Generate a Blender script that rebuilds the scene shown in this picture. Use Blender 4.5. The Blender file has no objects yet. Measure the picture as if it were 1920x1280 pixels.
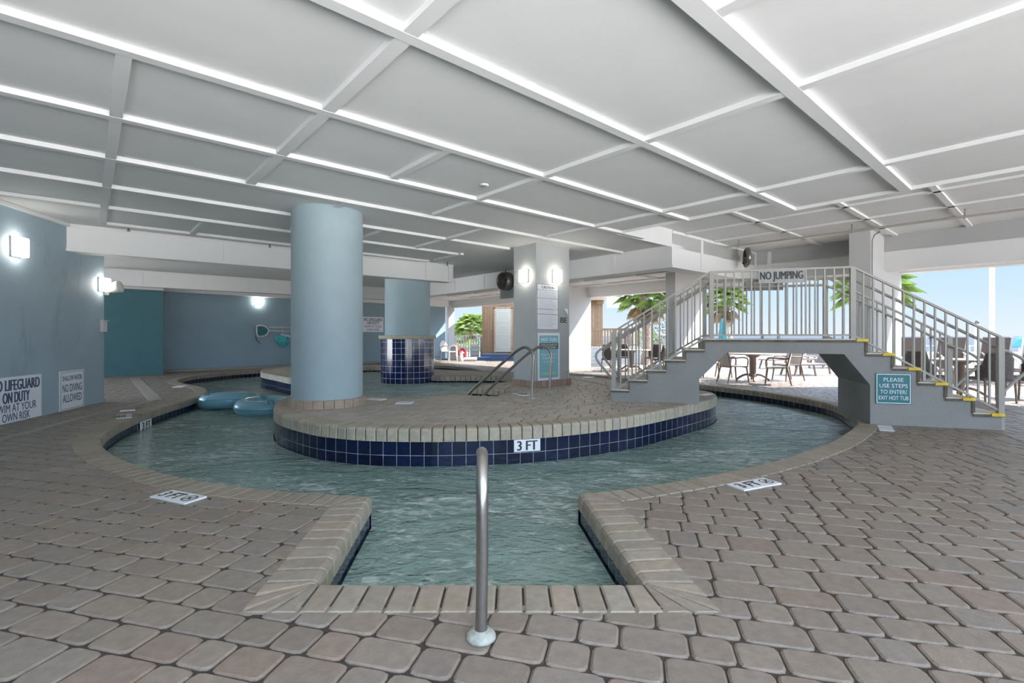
import bpy, bmesh, math, random
from mathutils import Vector, Matrix
from mathutils.geometry import tessellate_polygon

random.seed(7)
SC = bpy.context.scene
COL = SC.collection

# ------------------------------------------------------------------ camera
CH, F, HY = 1.2, 914.0, 630.0
cam = bpy.data.cameras.new('camera')
cam.lens = F / 1920 * 36.0
cam.sensor_width = 36.0
cam.shift_y = -(640 - HY) / 1920
cam.clip_start, cam.clip_end = 0.05, 30000
cam_o = bpy.data.objects.new('camera', cam)
cam_o.location = (0, 0, CH)
cam_o.rotation_euler = (math.pi / 2, 0, 0)
COL.objects.link(cam_o)
SC.camera = cam_o

# ------------------------------------------------------------------ colour management
SC.view_settings.view_transform = 'Standard'
SC.view_settings.look = 'None'
SC.view_settings.exposure = 0.6
SC.view_settings.gamma = 1.0
SC.view_settings.use_curve_mapping = False

# ------------------------------------------------------------------ world: hazy coastal sky, with unseen brightness added to light the hall
SKY_LO, SKY_HI, GROUND_FILL, BACK = .74, 3.4, 17.0, 3.0
world = bpy.data.worlds.new('sky')
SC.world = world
world.use_nodes = True
wn, wl = world.node_tree.nodes, world.node_tree.links
wn.clear()
def wmath(op, a, b=None, clamp=False):
    n = wn.new('ShaderNodeMath'); n.operation = op; n.use_clamp = clamp
    for i, v in enumerate((a, b)):
        if v is None: continue
        if isinstance(v, (int, float)): n.inputs[i].default_value = v
        else: wl.new(v, n.inputs[i])
    return n.outputs[0]
tc = wn.new('ShaderNodeTexCoord')
sx = wn.new('ShaderNodeSeparateXYZ'); wl.new(tc.outputs['Generated'], sx.inputs[0])
ramp = wn.new('ShaderNodeValToRGB')
zr = wmath("MULTIPLY_ADD", sx.outputs["Z"], 0.5); zr.node.inputs[2].default_value = 0.5
wl.new(zr, ramp.inputs[0])
el = ramp.color_ramp.elements
el[0].position, el[0].color = 0.0, (.77, .77, .77, 1)
el[1].position, el[1].color = 1.0, (.62, .78, 1.0, 1)
for p, c in ((.495, (.77, .77, .77, 1)), (.501, (.74, .82, .90, 1)), (.53, (.60, .77, .95, 1)), (.575, (.47, .70, .95, 1)), (.65, (.60, .76, 1.0, 1))):
    e = el.new(p); e.color = c
def smooth(v, a, b, lo, hi):
    n = wn.new('ShaderNodeMapRange'); n.interpolation_type = 'SMOOTHSTEP'
    wl.new(v, n.inputs[0])
    for i, x in enumerate((a, b, lo, hi)): n.inputs[i + 1].default_value = x
    return n.outputs[0]
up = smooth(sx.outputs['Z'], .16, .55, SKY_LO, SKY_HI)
dn = smooth(sx.outputs['Z'], -.25, -.01, GROUND_FILL, BACK)  # glow added from low behind right, out of view, to light the ceiling
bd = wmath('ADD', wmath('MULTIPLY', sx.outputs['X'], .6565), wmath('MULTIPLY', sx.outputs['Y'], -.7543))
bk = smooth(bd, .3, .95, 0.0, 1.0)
lf = smooth(wmath('MULTIPLY', sx.outputs['X'], -1.0), .6, .95, 0.0, 9.0)          # unseen glow added from the left to lift the dim back-left ceiling
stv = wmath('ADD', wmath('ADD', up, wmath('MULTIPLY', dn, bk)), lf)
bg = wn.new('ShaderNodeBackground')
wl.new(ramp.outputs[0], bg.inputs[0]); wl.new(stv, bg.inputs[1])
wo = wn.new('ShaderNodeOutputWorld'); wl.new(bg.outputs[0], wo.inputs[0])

# ------------------------------------------------------------------ sun (stands low over the sea, to the right)
sd = bpy.data.lights.new('sun', 'SUN')
sd.energy = 9.5; sd.angle = math.radians(.6); sd.color = (1.0, .94, .86)
so = bpy.data.objects.new('sun', sd)
so.rotation_euler = Vector((-math.cos(math.radians(6)) * math.cos(math.radians(42)), -math.sin(math.radians(6)) * math.cos(math.radians(42)), -math.sin(math.radians(42)))).to_track_quat('-Z', 'Y').to_euler()
so.location = (30, 3, 25)
COL.objects.link(so)

# ------------------------------------------------------------------ helpers
def W(px, py, z=0.0):
    """the place in the hall, at height z, that the photograph shows at px, py"""
    Y = (CH - z) * F / (py - HY)
    return Vector(((px - 960) / F * Y, Y, z))
GA = math.atan2(914, 1050)
A = Vector((math.cos(GA), math.sin(GA), 0))          # the two directions of the ceiling grid
B = Vector((-math.sin(GA), math.cos(GA), 0))
UP = Vector((0, 0, 1))

def tag(o, label=None, cat=None, group=None, kind=None):
    if label: o['label'] = label
    if cat: o['category'] = cat
    if group: o['group'] = group
    if kind: o['kind'] = kind
    return o

def empty(name, loc, rz=0):
    o = bpy.data.objects.new(name, None)
    o.empty_display_size = .1
    o.location = loc; o.rotation_euler = (0, 0, rz)
    COL.objects.link(o)
    return o

def copy_tree(o, parent=None):
    c = o.copy(); COL.objects.link(c)
    if parent is not None: c.parent = parent
    for ch in o.children: copy_tree(ch, c)
    return c

class MB:
    def __init__(s): s.v, s.f, s.uv, s.col, s.sm = [], [], {}, [], []
    def add(s, vs, fs, col=None, smooth=False, uvs=None):
        b = len(s.v); s.v.extend([Vector(v) for v in vs])
        for k, f in enumerate(fs):
            if uvs: s.uv[len(s.f)] = uvs[k]
            s.f.append([b + i for i in f]); s.col.append(col); s.sm.append(smooth)
        return s
    def box(s, c, size, rz=0, M=None, col=None):
        c = Vector(c); hx, hy, hz = size[0] / 2, size[1] / 2, size[2] / 2
        R = M or Matrix.Rotation(rz, 3, 'Z')
        vs = [c + R @ Vector((x * hx, y * hy, z * hz)) for z in (-1, 1) for y in (-1, 1) for x in (-1, 1)]
        return s.add(vs, [(0, 2, 3, 1), (4, 5, 7, 6), (0, 1, 5, 4), (2, 6, 7, 3), (0, 4, 6, 2), (1, 3, 7, 5)], col)
    def beam(s, a, b, w, h, up=UP, col=None):
        a, b = Vector(a), Vector(b); d = (b - a); L = d.length
        if L < 1e-6: return s
        d.normalize(); side = d.cross(up)
        if side.length < 1e-4: side = d.cross(Vector((1, 0, 0)))
        side.normalize(); u = side.cross(d).normalized()
        M = Matrix((d, side, u)).transposed()
        return s.box((a + b) / 2, (L, w, h), M=M, col=col)
    def prism(s, poly, z0, z1, col=None):
        n = len(poly)
        vs = [(p[0], p[1], z0) for p in poly] + [(p[0], p[1], z1) for p in poly]
        fs = [(i, (i + 1) % n, n + (i + 1) % n, n + i) for i in range(n)]
        tris = tessellate_polygon([[Vector((p[0], p[1], 0)) for p in poly]])
        for t in tris:
            fs.append(tuple(n + i for i in t)); fs.append(tuple(reversed(t)))
        return s.add(vs, fs, col)
    def extrude(s, prof, o, u, up, n, w0, w1, col=None):
        """profile (s, z) in the plane of u and up, pushed along n from w0 to w1"""
        N = len(prof); o, u, up, n = map(Vector, (o, u, up, n))
        vs = [o + u * a + up * b + n * w for w in (w0, w1) for a, b in prof]
        fs = [(i, (i + 1) % N, N + (i + 1) % N, N + i) for i in range(N)]
        tris = tessellate_polygon([[Vector((a, b, 0)) for a, b in prof]])
        for t in tris:
            fs.append(tuple(t)); fs.append(tuple(N + i for i in reversed(t)))
        return s.add(vs, fs, col)
    def tube(s, pts, r, n=12, cap=True, col=None, closed=False):
        pts = [Vector(p) for p in pts]; N = len(pts); rr = r if isinstance(r, (list, tuple)) else [r] * N
        vs, fs = [], []; prev = None
        for i, p in enumerate(pts):
            if closed: t = pts[(i + 1) % N] - pts[i - 1]
            else: t = pts[min(i + 1, N - 1)] - pts[max(i - 1, 0)]
            t.normalize()
            if prev is None:
                side = t.cross(UP)
                if side.length < 1e-3: side = t.cross(Vector((0, 1, 0)))
            else: side = prev - t * prev.dot(t)
            side.normalize(); prev = side; u = side.cross(t)
            for k in range(n):
                a = 2 * math.pi * k / n
                vs.append(p + (side * math.cos(a) + u * math.sin(a)) * rr[i])
        for i in range(N if closed else N - 1):
            j = (i + 1) % N
            for k in range(n):
                k2 = (k + 1) % n
                fs.append((i * n + k, i * n + k2, j * n + k2, j * n + k))
        s.add(vs, fs, col, True)
        if cap and not closed:
            s.add([vs[k] for k in range(n)], [tuple(range(n))], col)
            s.add([vs[(N - 1) * n + k] for k in range(n)], [tuple(reversed(range(n)))], col)
        return s
    def lathe(s, c, prof, n=32, col=None, smooth=True, M=None, uvr=None):
        c = Vector(c); vs, fs, uvs = [], [], []; N = len(prof); acc = [0]
        for i in range(1, N): acc.append(acc[-1] + math.hypot(prof[i][0] - prof[i - 1][0], prof[i][1] - prof[i - 1][1]))
        for r, z in prof:
            for k in range(n):
                a = 2 * math.pi * k / n
                v = Vector((r * math.cos(a), r * math.sin(a), z))
                vs.append(c + (M @ v if M else v))
        for i in range(N - 1):
            for k in range(n):
                k2 = (k + 1) % n
                fs.append((i * n + k, i * n + k2, (i + 1) * n + k2, (i + 1) * n + k))
                if uvr: 
                    du = 2 * math.pi * uvr / n
                    uvs.append([(k * du, prof[i][1]), ((k + 1) * du, prof[i][1]), ((k + 1) * du, prof[i + 1][1]), (k * du, prof[i + 1][1])])
        s.add(vs, fs, col, smooth, uvs if uvr else None)
        return s
    def ring_cap(s, c, r, z, n=32, col=None, M=None):
        c = Vector(c)
        vs = []
        for k in range(n):
            v = Vector((r * math.cos(2 * math.pi * k / n), r * math.sin(2 * math.pi * k / n), z)); vs.append(c + (M @ v if M else v))
        return s.add(vs, [tuple(range(n))], col)
    def build(s, name, m, parent=None, local=False, origin=None, bevel=0):
        if origin is None:
            if local or not s.v: origin = Vector((0, 0, 0))
            else:
                xs = [v.x for v in s.v]; ys = [v.y for v in s.v]; zs = [v.z for v in s.v]
                origin = Vector(((min(xs) + max(xs)) / 2, (min(ys) + max(ys)) / 2, min(zs)))
        origin = Vector(origin)
        me = bpy.data.meshes.new(name)
        me.from_pydata([tuple(v - origin) for v in s.v], [], s.f)
        if s.uv:
            uvl = me.uv_layers.new(name='UVMap').data
            for fi, uv in s.uv.items():
                for li, t in zip(me.polygons[fi].loop_indices, uv): uvl[li].uv = t
        if any(c is not None for c in s.col):
            ca = me.color_attributes.new('tone', 'FLOAT_COLOR', 'CORNER')
            buf = []
            for p, c in zip(me.polygons, s.col):
                c = c if c is not None else (.5, .5, .5)
                buf.extend((c[0], c[1], c[2], 1.0) * p.loop_total)
            ca.data.foreach_set('color', buf)
        me.polygons.foreach_set('use_smooth', s.sm)
        me.materials.append(m)
        me.validate(); me.update()
        o = bpy.data.objects.new(name, me); COL.objects.link(o)
        if parent is not None:
            o.parent = parent
            o.location = origin if local else parent_inv(parent) @ origin
            if not local: o.rotation_euler = (0, 0, -total_rz(parent))
        else: o.location = origin
        if bevel:
            b = o.modifiers.new('bevel', 'BEVEL'); b.width = bevel; b.segments = 2; b.limit_method = 'ANGLE'
        return o
def total_rz(o):
    r = 0
    while o is not None: r += o.rotation_euler.z; o = o.parent
    return r
def world_mat(o):
    M = Matrix.LocRotScale(o.location, o.rotation_euler, None)
    return world_mat(o.parent) @ M if o.parent else M
def parent_inv(o): return world_mat(o).inverted()

def flat_tris(loops, ps):
    """triangles between outlines, all facing up"""
    out = []
    for a, b, c in tessellate_polygon(loops):
        A_, B_, C_ = ps[a], ps[b], ps[c]
        out.append((a, b, c) if (B_.x - A_.x) * (C_.y - A_.y) - (B_.y - A_.y) * (C_.x - A_.x) > 0 else (a, c, b))
    return out

def catmull(pts, step, closed=False):
    P = [Vector(p) for p in pts]; n = len(P); out = []
    for i in range(n if closed else n - 1):
        p0 = P[(i - 1) % n] if closed or i > 0 else P[0] * 2 - P[1]
        p1, p2 = P[i], P[(i + 1) % n]
        p3 = P[(i + 2) % n] if closed or i + 2 < n else P[-1] * 2 - P[-2]
        for k in range(16):
            t = k / 16
            out.append(.5 * ((2 * p1) + (-p0 + p2) * t + (2 * p0 - 5 * p1 + 4 * p2 - p3) * t * t + (-p0 + 3 * p1 - 3 * p2 + p3) * t ** 3))
    if not closed: out.append(P[-1])
    if closed: out.append(out[0])
    L = [0]
    for a, b in zip(out, out[1:]): L.append(L[-1] + (b - a).length)
    N = max(2, round(L[-1] / step)); res = []; j = 0
    for i in range(N if closed else N + 1):
        d = L[-1] * i / N
        while j < len(L) - 2 and L[j + 1] < d: j += 1
        t = (d - L[j]) / max(1e-9, L[j + 1] - L[j])
        res.append(out[j].lerp(out[j + 1], t))
    return res

# ------------------------------------------------------------------ materials
def material(name, color, rough=.6, metal=0, var=0, vscale=3, bump=0, bscale=40, tone=False, emit=0, coat=0, ecol=None, spec=.5, stain=None):
    m = bpy.data.materials.new(name); m.use_nodes = True
    n, l = m.node_tree.nodes, m.node_tree.links
    b = n['Principled BSDF']
    b.inputs['Base Color'].default_value = (*color, 1)
    b.inputs['Roughness'].default_value = rough
    b.inputs['Metallic'].default_value = metal
    b.inputs['Specular IOR Level'].default_value = spec
    if coat: b.inputs['Coat Weight'].default_value = coat; b.inputs['Coat Roughness'].default_value = .05
    if emit:
        b.inputs['Emission Color'].default_value = (*(ecol or color), 1); b.inputs['Emission Strength'].default_value = emit
    cur = None
    tcn = n.new('ShaderNodeTexCoord')
    if tone:
        a = n.new('ShaderNodeAttribute'); a.attribute_name = 'tone'; cur = a.outputs['Color']
    def mixc(fac, c1, c2, mode='MIX'):
        x = n.new('ShaderNodeMix'); x.data_type = 'RGBA'; x.blend_type = mode
        for sock, v in ((x.inputs[0], fac), (x.inputs[6], c1), (x.inputs[7], c2)):
            if isinstance(v, (int, float)): sock.default_value = v
            elif isinstance(v, tuple): sock.default_value = (*v, 1)
            else: l.new(v, sock)
        return x.outputs[2]
    if var:
        nz = n.new('ShaderNodeTexNoise'); nz.inputs['Scale'].default_value = vscale; nz.inputs['Detail'].default_value = 6
        l.new(tcn.outputs['Object'], nz.inputs['Vector'])
        r = n.new('ShaderNodeValToRGB'); r.color_ramp.elements[0].position = .3; r.color_ramp.elements[1].position = .7
        lo, hi = 1 - var, 1 + var
        r.color_ramp.elements[0].color = (lo, lo, lo, 1); r.color_ramp.elements[1].color = (hi, hi, hi, 1)
        l.new(nz.outputs['Fac'], r.inputs[0])
        cur = mixc(1.0, cur if cur else color, r.outputs[0], 'MULTIPLY')
    if stain:
        sc_, sh, th, scol = stain
        mp = n.new('ShaderNodeMapping'); mp.inputs['Scale'].default_value = sc_; l.new(tcn.outputs['Object'], mp.inputs[0])
        nz = n.new('ShaderNodeTexNoise'); nz.inputs['Scale'].default_value = sh; nz.inputs['Detail'].default_value = 8; nz.inputs['Roughness'].default_value = .65
        l.new(mp.outputs[0], nz.inputs['Vector'])
        mr = n.new('ShaderNodeMapRange'); mr.inputs[1].default_value = th; mr.inputs[2].default_value = th + .12; mr.inputs[4].default_value = .6
        l.new(nz.outputs['Fac'], mr.inputs[0])
        cur = mixc(mr.outputs[0], cur if cur else color, scol)
    if cur: l.new(cur, b.inputs['Base Color'])
    if bump:
        nz = n.new('ShaderNodeTexNoise'); nz.inputs['Scale'].default_value = bscale; nz.inputs['Detail'].default_value = 4
        l.new(tcn.outputs['Object'], nz.inputs['Vector'])
        bp = n.new('ShaderNodeBump'); bp.inputs['Strength'].default_value = bump; bp.inputs['Distance'].default_value = .01
        l.new(nz.outputs['Fac'], bp.inputs['Height']); l.new(bp.outputs[0], b.inputs['Normal'])
    return m

def brick_material(name, c1, c2, mortar, bw, bh, ms, off=.5, rot=0, rough=.6, uv=False, coat=0, var=.1, bump=.5, spec=.5):
    m = bpy.data.materials.new(name); m.use_nodes = True
    n, l = m.node_tree.nodes, m.node_tree.links; b = n['Principled BSDF']
    tcn = n.new('ShaderNodeTexCoord'); mp = n.new('ShaderNodeMapping'); mp.inputs['Rotation'].default_value = (0, 0, rot)
    l.new(tcn.outputs['UV' if uv else 'Object'], mp.inputs[0])
    br = n.new('ShaderNodeTexBrick'); br.offset = off; br.offset_frequency = 2
    br.inputs['Scale'].default_value = 1; br.inputs['Mortar Size'].default_value = ms; br.inputs['Mortar Smooth'].default_value = .1
    br.inputs['Brick Width'].default_value = bw; br.inputs['Row Height'].default_value = bh; br.inputs['Bias'].default_value = 0
    for k, c in (('Color1', c1), ('Color2', c2), ('Mortar', mortar)): br.inputs[k].default_value = (*c, 1)
    l.new(mp.outputs[0], br.inputs[0])
    nz = n.new('ShaderNodeTexNoise'); nz.inputs['Scale'].default_value = 9; nz.inputs['Detail'].default_value = 5; l.new(tcn.outputs['Object'], nz.inputs['Vector'])
    mr = n.new('ShaderNodeMapRange'); mr.inputs[1].default_value = .3; mr.inputs[2].default_value = .7; mr.inputs[3].default_value = 1 - var; mr.inputs[4].default_value = 1 + var
    l.new(nz.outputs['Fac'], mr.inputs[0])
    x = n.new('ShaderNodeMix'); x.data_type = 'RGBA'; x.blend_type = 'MULTIPLY'; x.inputs[0].default_value = 1
    l.new(br.outputs['Color'], x.inputs[6]); l.new(mr.outputs[0], x.inputs[7]); l.new(x.outputs[2], b.inputs['Base Color'])
    b.inputs['Roughness'].default_value = rough; b.inputs['Specular IOR Level'].default_value = spec
    if coat:
        b.inputs['Coat Weight'].default_value = coat; b.inputs['Coat Roughness'].default_value = .08
    bp = n.new('ShaderNodeBump'); bp.invert = True; bp.inputs['Strength'].default_value = bump; bp.inputs['Distance'].default_value = .008
    l.new(br.outputs['Fac'], bp.inputs['Height']); l.new(bp.outputs[0], b.inputs['Normal'])
    return m

def water_material(name, murk, clear, murk_amount, scale, strength, rough=.03, foam_glint=0, stretch=(1, 1, 1)):
    m = bpy.data.materials.new(name); m.use_nodes = True
    n, l = m.node_tree.nodes, m.node_tree.links; n.clear()
    tcn = n.new('ShaderNodeTexCoord'); mp = n.new('ShaderNodeMapping'); mp.inputs['Scale'].default_value = stretch
    mp.inputs['Rotation'].default_value = (0, 0, .35)
    l.new(tcn.outputs['Object'], mp.inputs[0])
    def noise(sc, det, dis):
        z = n.new('ShaderNodeTexNoise'); z.inputs['Scale'].default_value = sc; z.inputs['Detail'].default_value = det; z.inputs['Distortion'].default_value = dis
        z.inputs['Roughness'].default_value = .6
        l.new(mp.outputs[0], z.inputs['Vector']); return z.outputs['Fac']
    a, b_ = noise(scale, 3, 1.2), noise(scale * 4.2, 4, 1.6)
    ma = n.new('ShaderNodeMath'); ma.operation = 'MULTIPLY_ADD'; ma.inputs[1].default_value = .35; l.new(b_, ma.inputs[0]); l.new(a, ma.inputs[2])
    bp = n.new('ShaderNodeBump'); bp.inputs['Strength'].default_value = strength; bp.inputs['Distance'].default_value = .12
    l.new(ma.outputs[0], bp.inputs['Height'])
    fr = n.new('ShaderNodeFresnel'); fr.inputs['IOR'].default_value = 1.75; l.new(bp.outputs[0], fr.inputs['Normal'])
    gl = n.new('ShaderNodeBsdfGlossy'); gl.inputs['Roughness'].default_value = rough; l.new(bp.outputs[0], gl.inputs['Normal'])
    tr = n.new('ShaderNodeBsdfTransparent'); tr.inputs[0].default_value = (*clear, 1)
    df = n.new('ShaderNodeBsdfDiffuse'); df.inputs[0].default_value = (*murk, 1); l.new(bp.outputs[0], df.inputs['Normal'])
    big = noise(scale * .35, 2, .8)
    cr = n.new('ShaderNodeMapRange'); cr.inputs[1].default_value = .3; cr.inputs[2].default_value = .7
    cr.inputs[3].default_value = murk_amount - .1; cr.inputs[4].default_value = murk_amount + .1
    l.new(big, cr.inputs[0])
    m1 = n.new('ShaderNodeMixShader'); l.new(cr.outputs[0], m1.inputs[0]); l.new(tr.outputs[0], m1.inputs[1]); l.new(df.outputs[0], m1.inputs[2])
    last = m1.outputs[0]
    if foam_glint:
        fz = noise(scale * 4, 8, 1.2)
        pz = noise(scale * .5, 3, .6)          # spa foam and the painted pool glints both gather in drifts
        pa = n.new('ShaderNodeMath'); pa.operation = 'MULTIPLY_ADD'; pa.inputs[1].default_value = .8; pa.inputs[2].default_value = -.4
        l.new(pz, pa.inputs[0])
        pb = n.new('ShaderNodeMath'); pb.operation = 'ADD'; l.new(pa.outputs[0], pb.inputs[0]); l.new(fz, pb.inputs[1])
        fm = n.new('ShaderNodeMapRange'); fm.inputs[1].default_value = .60 - foam_glint * .2; fm.inputs[2].default_value = .78; fm.inputs[4].default_value = .75
        l.new(pb.outputs[0], fm.inputs[0])
        fd = n.new('ShaderNodeBsdfDiffuse'); fd.inputs[0].default_value = (.8, .85, .83, 1)
        m3 = n.new('ShaderNodeMixShader'); l.new(fm.outputs[0], m3.inputs[0]); l.new(last, m3.inputs[1]); l.new(fd.outputs[0], m3.inputs[2]); last = m3.outputs[0]
    m2 = n.new('ShaderNodeMixShader'); l.new(fr.outputs[0], m2.inputs[0]); l.new(last, m2.inputs[1]); l.new(gl.outputs[0], m2.inputs[2])
    o = n.new('ShaderNodeOutputMaterial'); l.new(m2.outputs[0], o.inputs[0])
    return m

M_ceiling = material('ceiling_paint', (.70, .70, .695), .75, bump=.12, bscale=25, var=.02)
M_beam = material('beam_paint', (.76, .755, .75), .7, bump=.1, bscale=25)
M_white = material('white_stucco', (.56, .555, .55), .7, bump=.3, bscale=40)
M_bluewall = material('blue_grey_wall', (.33, .42, .48), .6, bump=.3, bscale=30, var=.06, vscale=1.2, stain=((1, 1, .3), 2.4, .55, (.20, .26, .31)))
M_bluefar = material('blue_wall', (.245, .34, .40), .6, bump=.2, bscale=30, var=.06, vscale=.8)
M_green = material('teal_wall', (.05, .15, .175), .6, bump=.2, bscale=30, var=.06)
M_column = material('pale_blue_stucco', (.33, .425, .46), .65, bump=.5, bscale=45, var=.03, vscale=4, stain=((1, 1, .4), 3.5, .72, (.26, .36, .41)))
M_greycol = material('grey_stucco', (.40, .415, .41), .6, bump=.4, bscale=50, var=.03)
M_joint = material('joint_sand', (.055, .045, .036), .95, var=.2, vscale=20)
M_paver = material('paver_stone', (.4, .35, .3), .48, var=.13, vscale=22, bump=.35, bscale=160, tone=True)
M_coping = material('coping_stone', (.45, .4, .34), .65, var=.12, vscale=20, bump=.35, bscale=140, tone=True)
M_fardeck = brick_material('paving_far', (.30, .25, .22), (.24, .20, .18), (.12, .1, .085), .21, .16, .007, rot=.245, bump=.3)
M_concrete = material('deck_band_concrete', (.33, .30, .26), .7, var=.08, vscale=10, bump=.2, bscale=80)
M_bridge = material('bridge_stucco', (.27, .27, .262), .75, bump=.6, bscale=45, var=.05, vscale=3, stain=((1, 1, .5), 3, .70, (.20, .195, .18)))
M_tread = material('worn_tread', (.62, .58, .53), .7, var=.2, vscale=6, bump=.3, bscale=50)
M_edge = material('worn_tread_edge', (.13, .105, .075), .8, var=.35, vscale=9)
M_yellow = material('yellow_nosing_paint', (.75, .52, .04), .6, var=.15, vscale=25)
M_rail = material('painted_rail', (.36, .345, .31), .45, var=.04, vscale=8)
M_steel = material('brushed_steel', (.42, .41, .40), .3, metal=1, var=.06, vscale=30)
M_dullsteel = material('dull_steel', (.30, .285, .26), .35, metal=.9, var=.06, vscale=30)
M_tile = brick_material('blue_pool_tile', (.0015, .004, .022), (.003, .009, .045), (.42, .46, .5), .152, .152, .0022, off=0, uv=True, rough=.15, coat=.25, var=.3, bump=.3)
M_tile2 = brick_material('blue_planter_tile', (.0025, .007, .045), (.005, .014, .085), (.5, .53, .58), .152, .15, .0045, off=0, uv=True, rough=.12, coat=.5, var=.3, bump=.3)
M_plaster = material('pool_plaster', (.42, .55, .53), .7, var=.1, vscale=2)
M_water = water_material('pool_water', (.24, .36, .32), (.5, .78, .72), .9, 2.2, .42, .045, foam_glint=.36, stretch=(.8, 1.5, 1))  # pale drifts painted into the pool colour imitate glints on the ripples
M_spa = water_material('spa_water', (.36, .58, .52), (.6, .8, .76), .85, 3.5, 1.0, .1, foam_glint=1.5)
M_signwhite = material('sign_white', (.78, .80, .83), .4)
M_navy = material('navy_lettering', (.05, .08, .17), .5)
M_black = material('black_lettering', (.02, .02, .02), .5)
M_signteal = material('teal_sign', (.01, .16, .19), .4)
M_signgrey = material('sign_grey', (.33, .33, .33), .5, var=.1, vscale=12)
M_lamp = material('lit_glass', (1, .97, .9), .4, emit=11, ecol=(1, .95, .86))
M_lampbody = material('lamp_back_plate', (.5, .48, .45), .5)
M_whiteplastic = material('white_plastic', (.62, .60, .57), .4)
M_tube = material('pale_blue_vinyl', (.17, .38, .46), .35, var=.05, vscale=4, coat=.3)
M_tubeseam = material('dark_blue_seam', (.05, .2, .32), .5)
M_brown = material('brown_resin', (.22, .165, .14), .5, var=.1, vscale=8)
M_sling = material('tan_sling', (.55, .48, .42), .7, bump=.3, bscale=120)
M_darkwicker = material('dark_wicker', (.10, .08, .07), .6, bump=.8, bscale=60, var=.3, vscale=30)
M_wood = brick_material('cedar_boards', (.30, .19, .11), (.22, .14, .085), (.12, .07, .04), 3.0, .14, .006, rot=math.pi / 2, uv=True, bump=.4, rough=.8)
M_woodrail = material('deck_wood', (.36, .24, .15), .8, var=.25, vscale=6)
M_leaf = material('palm_leaf', (.20, .27, .06), .55, var=.4, vscale=3)
M_leaf2 = material('shrub_leaf', (.16, .26, .05), .6, var=.4, vscale=4)
M_deadleaf = material('dry_palm_leaf', (.40, .29, .17), .8, var=.3, vscale=4)
M_trunk = material('palm_trunk', (.30, .22, .16), .9, var=.3, vscale=8, bump=1, bscale=18)
M_sand = material('beach_sand', (.62, .56, .47), .9, var=.05, vscale=.05)
M_sea = material('sea', (.045, .052, .066), .6, spec=.1, var=.06, vscale=.02)
M_teal = material('teal_canvas', (.03, .17, .19), .7)
M_red = material('red_fabric', (.5, .03, .05), .7)
M_dark = material('dark_metal', (.05, .05, .048), .5)
# ================================================================== THE POOL
WZ, IZ, SZ = -.22, .19, .02          # water level, island top, spa water level
def pts(l, z): return [W(x, y, z) for x, y in l]
# outer edge, from the far corner of the entry channel leftwards round to its near twin
left_c, right_c = W(698, 931), W(1083, 925)
left_b, right_b = W(597, 1092.5), W(1203, 1092.5)
outer_px_a = [(698, 931), (640, 926.5), (560, 921.5), (468, 913), (391, 902.5), (343, 894.5), (304, 884.5), (271, 874), (238, 863), (214, 851), (199, 841), (192, 831), (191.5, 821), (206, 806.6), (232, 792),
    (262, 779), (310, 763), (337, 755), (361, 747.5), (384, 738.8), (390, 731), (380, 725.3), (359, 721), (341, 717.5), (335, 713.6), (343.4, 709), (361, 705), (391.6, 701.5), (424, 698.3), (457, 695.8), (487, 694)]
outer_px_b = [(817, 684.6), (856, 687), (884, 690.5), (911, 695.7)]
outer_px_c = [(1070, 701), (1134, 705.6), (1165, 709.5), (1240, 714.6), (1313, 721.2), (1355, 726), (1400, 731), (1449, 737.5), (1495.6, 745), (1542.5, 754), (1570, 762), (1585, 770), (1598, 778), (1606, 785), (1607, 792), (1599, 801), (1580, 814),
    (1553, 829), (1500, 848), (1463, 860), (1350, 886.5), (1233, 906.2), (1160, 916.7), (1110, 922.8), (1083, 925)]
ctrl = pts(outer_px_a, 0) + [Vector((-8.3, 18.3, 0)), Vector((-6.6, 19.6, 0)), Vector((-4.9, 20.2, 0))] + pts(outer_px_b, 0) + [Vector((.6, 15.9, 0))] + pts(outer_px_c, 0)
run_main = catmull(ctrl, .125)
def lerp_run(a, b, step=.125):
    n = max(1, round((b - a).length / step)); return [a.lerp(b, i / n) for i in range(n + 1)]
run_r = lerp_run(right_c, right_b); run_f = lerp_run(right_b, left_b, .118); run_l = lerp_run(left_b, left_c)
pool_poly = run_main + run_r[1:] + run_f[1:] + run_l[1:-1]

island_px_a = [(519, 753.75), (513, 761), (514, 768), (522, 775), (544, 782.5), (580, 791), (613, 796), (680, 801.5), (763, 803.5), (847, 803.2), (947, 800.5), (1017, 797), (1072, 792.5), (1134, 786), (1197, 777.8), (1260, 765.5), (1308, 755.3), (1334, 748.5), (1344, 742), (1338.5, 736.4), (1319, 732)]
isl = pts(island_px_a, IZ) + [Vector((3.25, 10.2, IZ)), Vector((2.55, 11.3, IZ)), Vector((1.5, 12.6, IZ)), Vector((.2, 13.5, IZ)), Vector((-1.0, 14.2, IZ)), Vector((-2.4, 14.9, IZ)), Vector((-3.4, 16.3, IZ)), Vector((-4.8, 17.1, IZ)), Vector((-6.3, 17.0, IZ)), Vector((-7.4, 16.3, IZ)), Vector((-7.6, 15.0, IZ)), Vector((-7.05, 13.7, IZ)),
    W(516, 703, IZ), W(552, 709.5, IZ), Vector((-4.35, 11.3, IZ)), Vector((-4.0, 10.2, IZ)), W(552, 736, IZ), W(534, 745, IZ)]
island = catmull(isl, .125, closed=True)

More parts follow.
